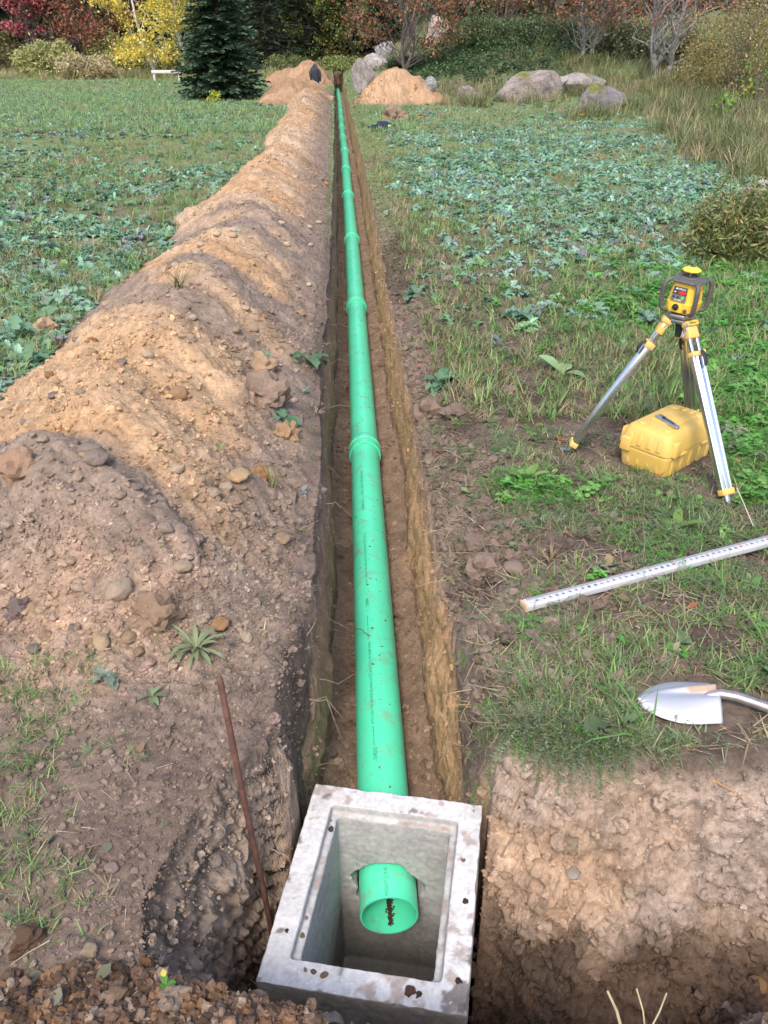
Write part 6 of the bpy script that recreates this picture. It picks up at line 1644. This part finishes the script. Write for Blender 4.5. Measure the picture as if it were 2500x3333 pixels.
tree('fruit_tree', 2152, 238, 'thick pale trunked tree with few red leaves and bare branches near the olive shrub', 5.6, .19, (2.3, 1.75), RED_, 2600, .07, M_BARKL, stems=2, ncl=60, twigs=54, spreadk=.11, base=36)
tree('fruit_tree', 2420, 120, 'grey tree with red leaves behind the olive shrub at the right edge', 6, .14, (2.4, 1.6), RED_, 3400, .08, M_BARK, stems=2, ncl=50, twigs=30, base=40)
tree('fruit_tree', 2010, 110, 'grey brown bare twigged tree farther up the bank', 6.5, .12, (2.6, 1.0), [(.22, .15, .11), (.28, .14, .08), (.16, .13, .09)], 3800, .08, M_BARK, stems=3, ncl=60, twigs=48, base=50)
for k_, (px, py, w, h, d, lab) in enumerate(((1600, 175, 230, 85, 47, 'dull green bramble thicket in front of the slim grey trunk'), (1790, 165, 260, 80, 46, 'dark green thicket left of the crooked grey tree'), (2040, 190, 190, 95, 41, 'grey green thicket between the crooked and the thick pale tree'), (2240, 215, 170, 110, 38, 'brownish thicket beside the thick pale tree'), (1330, 205, 120, 40, 49, 'low dark thicket under the multi stemmed tree'), (1120, 200, 180, 40, 60, 'low yellow green thicket beyond the trench end'), (940, 205, 160, 50, 60, 'low green thicket behind the far soil mound'))):
    shrub('thicket', px, py, lab, w, h, [[(.085, .13, .05), (.12, .16, .06), (.06, .09, .04)], [(.07, .11, .045), (.10, .14, .055), (.05, .075, .035)], [(.15, .17, .09), (.20, .18, .10), (.11, .13, .07)], [(.20, .16, .10), (.16, .15, .08), (.26, .19, .12)], [(.07, .105, .045), (.10, .13, .05)], [(.24, .27, .08), (.16, .21, .07)], [(.12, .16, .06), (.17, .19, .07)]][k_], 4200, .075, 'thicket', base=d, grp='thickets on the bank')
OLV = [(.24, .21, .07), (.30, .25, .09), (.18, .18, .07), (.34, .27, .12)]
shrub('olive_shrub', 2385, 300, 'large olive yellow feathery shrub on the bank at the right edge', 330, 285, OLV, 15000, .036, stems=26, elong=1.3)
shrub('bramble_bush', 2460, 350, 'arching bramble with yellow and orange leaves at the right edge of the bank', 130, 170, [(.14, .20, .05), (.42, .38, .08), (.10, .15, .05), (.45, .20, .09)], 900, .06, stems=9, wts=[4, 2, 3, 1])
shrub('leafy_weed', 2350, 390, 'bright green broad leaved sapling above the dry bank', 80, 80, [(.22, .36, .07), (.16, .28, .06)], 190, .075, 'plant', hollow=.1)
shrub('weed_clump', 2370, 845, 'tangled dark green weed clump with yellow stalks above the lush clover at the right', 270, 250, [(.15, .19, .06), (.20, .22, .08), (.30, .25, .10), (.11, .15, .06)], 4600, .019, 'weed clump', stems=34, bark=plain('weed stalks', (.30, .25, .09), rough=.8, noise=.3), elong=2.0)
shrub('weed_clump', 2495, 790, 'brownish dry weed clump at the right picture edge', 150, 170, [(.26, .22, .12), (.18, .19, .08), (.36, .29, .16)], 2300, .02, 'weed clump', stems=16, elong=2.2)
for px, py, lab in ((1890, 405, 'orange poppy flower below the dark grey boulder'), (1368, 412, 'orange poppy flower right of the navy garment'), (1352, 300, 'orange poppy flower beside the right soil heap') ):
    p = hit(px, py); r = MB(); r.tube([p, p + Vector((0, 0, .22))], .006, 5); fl = empty('poppy_flower', p); 
    MB().tube([(0, 0, 0), (0, 0, .22)], .006, 5).build('stem', M_STICK, fl)
    MB().add([(.075 * math.cos(k * 1.0472) * (1 if k % 2 else .8), .075 * math.sin(k * 1.0472), .24) for k in range(6)] + [(0, 0, .20)], [(k, (k + 1) % 6, 6) for k in range(6)]).build('petals', plain('orange petals', (.75, .25, .02), rough=.7), fl)
    tag(fl, lab, 'flower')

# ------------------------------------------------------------------ rank growth on the bank and the wood behind
def samp3(n, y0, y1, fn, k=.5, xpad=.15):
    t = rng.random(n); y = (y0 ** (1 - k) + t * (y1 ** (1 - k) - y0 ** (1 - k))) ** (1 / (1 - k))
    x = (rng.random(n) - .5) * (1 + 2 * xpad) * 2500 / FPX * (y * CT + 1.95 * ST)
    z = H0(x, y); px, py = to_px(x, y, z)
    kk = (rng.random(n) < fn(x, y, px, py)) & (heaps(x, y)[0] < .04) & (heaps(x, y)[1] < .05) & ((x - xc(y) > .6) | (x - xc(y) < -1))
    return x[kk], y[kk]
TALL = [tuft(14, .62, .014, .14, .8, 1.5, 1.1) for _ in range(6)]
SPRAY = [spray(24, .30, .085) for _ in range(6)]
E_TALL = [(1800, 98, 800, 24, 1.), (1720, 335, 170, 22, 1.), (1900, 320, 200, 30, 1.), (1980, 372, 140, 25, 1.), (1530, 335, 90, 22, .9), (1250, 285, 60, 16, .8), (2050, 150, 420, 40, .9), (1700, 120, 500, 30, .5), (2150, 330, 330, 60, 1.), (2380, 420, 230, 110, 1.), (1850, 250, 300, 70, .8), (2000, 230, 300, 70, .9), (1600, 300, 130, 40, .7), (2300, 250, 250, 80, 1.), (1480, 300, 90, 35, .5), (2480, 550, 120, 130, .8), (1350, 205, 200, 25, .5), (1080, 205, 170, 28, .6)]
TG = [(.17, .19, .07), (.22, .21, .09), (.13, .16, .06), (.34, .27, .16), (.40, .32, .20), (.28, .21, .14)]
def place3(name, protos, xy, sizes, cs, w=None, tiltamt=.2):
    x, y = xy; n = len(x)
    scatter(name, protos, on(x, y, -.02), rng.uniform(0, 6.28, n), rng.uniform(*sizes, n), pick(cs, n, w) * jit((1, 1, 1), n, .22, .07), M_LEAF, tilt=rng.uniform(-tiltamt, tiltamt, (n, 2)))
place3('tall_grass', TALL, samp3(46000, 14, 74, lambda x, y, px, py: np.clip(ell(px, py, E_TALL) * 1.3 - .2, 0, 1) * (.3 + .7 * sm(-.2, .3, fbm2(x, y, .5, 3, 470)))), (.55, 1.25), TG, [4, 4, 5, 1.2, 1, 1.2])
place3('tall_grass', TALL, samp3(5000, 54, 66, lambda x, y, px, py: (x < -3) * (py < 262) * .8), (.7, 1.3), [(.36, .34, .15), (.27, .30, .12), (.44, .37, .22)])
E_BRAM = [(1560, 215, 260, 50, 1.), (1900, 170, 300, 45, .8), (1500, 190, 150, 60, 1.), (1400, 240, 60, 25, .7), (1650, 170, 170, 60, 1.), (1780, 220, 120, 45, .7), (1330, 255, 90, 30, .7), (1060, 215, 60, 18, .5), (1240, 300, 60, 16, .8)]
place3('bramble_cover', SPRAY, samp3(24000, 28, 68, lambda x, y, px, py: np.clip(ell(px, py, E_BRAM) * 1.3 - .2, 0, 1), .3), (.8, 1.7), [(.055, .105, .04), (.07, .13, .05), (.045, .08, .035), (.10, .15, .06)])
def wood():
    n = 110000; x = rng.uniform(-62, 70, n); y = rng.uniform(73, 90, n)
    z0 = H0(x, y); z = rng.random(n) ** 1.3 * 13
    cl = fbm2(x * .6, z * .9, .55, 3, 480)
    k = rng.random(n) < .35 + .65 * sm(-.3, .25, cl); x, y, z, z0 = x[k], y[k], z[k], z0[k]; n = len(x)
    pts = np.stack([x, y, z0 + z], -1); rt = sm(2, 14, x)
    a = rng.normal(size=(n, 3)); a /= np.linalg.norm(a, axis=1, keepdims=True); b = np.cross(a, rng.normal(size=(n, 3))); b /= np.linalg.norm(b, axis=1, keepdims=True)
    s = rng.uniform(.18, .48, n)[:, None]
    V = np.stack([pts - a * s, pts - b * s * .6, pts + a * s, pts + b * s * .6], 1).reshape(-1, 3)
    c1 = pick([(.05, .08, .04), (.07, .10, .045), (.035, .055, .03), (.10, .13, .055)], n); c2 = pick([(.12, .105, .065), (.085, .09, .05), (.17, .12, .075), (.07, .08, .045)], n)
    cc = c1 * (1 - rt[:, None]) + c2 * rt[:, None]
    o = mesh_np('forest', V, quads=np.arange(n * 4).reshape(n, 4), mat=M_LEAF, col=np.repeat(cc * jit((1, 1, 1), n, .3), 4, 0), smooth=False)
    tag(o, kind='stuff')
    m = MB()
    for i in range(90):
        x_, y_ = rr.uniform(-60, 65), rr.uniform(73, 90); z_ = H(x_, y_); m.tube([(x_, y_, z_ - .2), (x_ + rr.uniform(-.4, .4), y_, z_ + 12)], [rr.uniform(.1, .25), .06], 6)
    tag(m.build('forest', M_BARKD, smooth=True), kind='stuff')
wood()
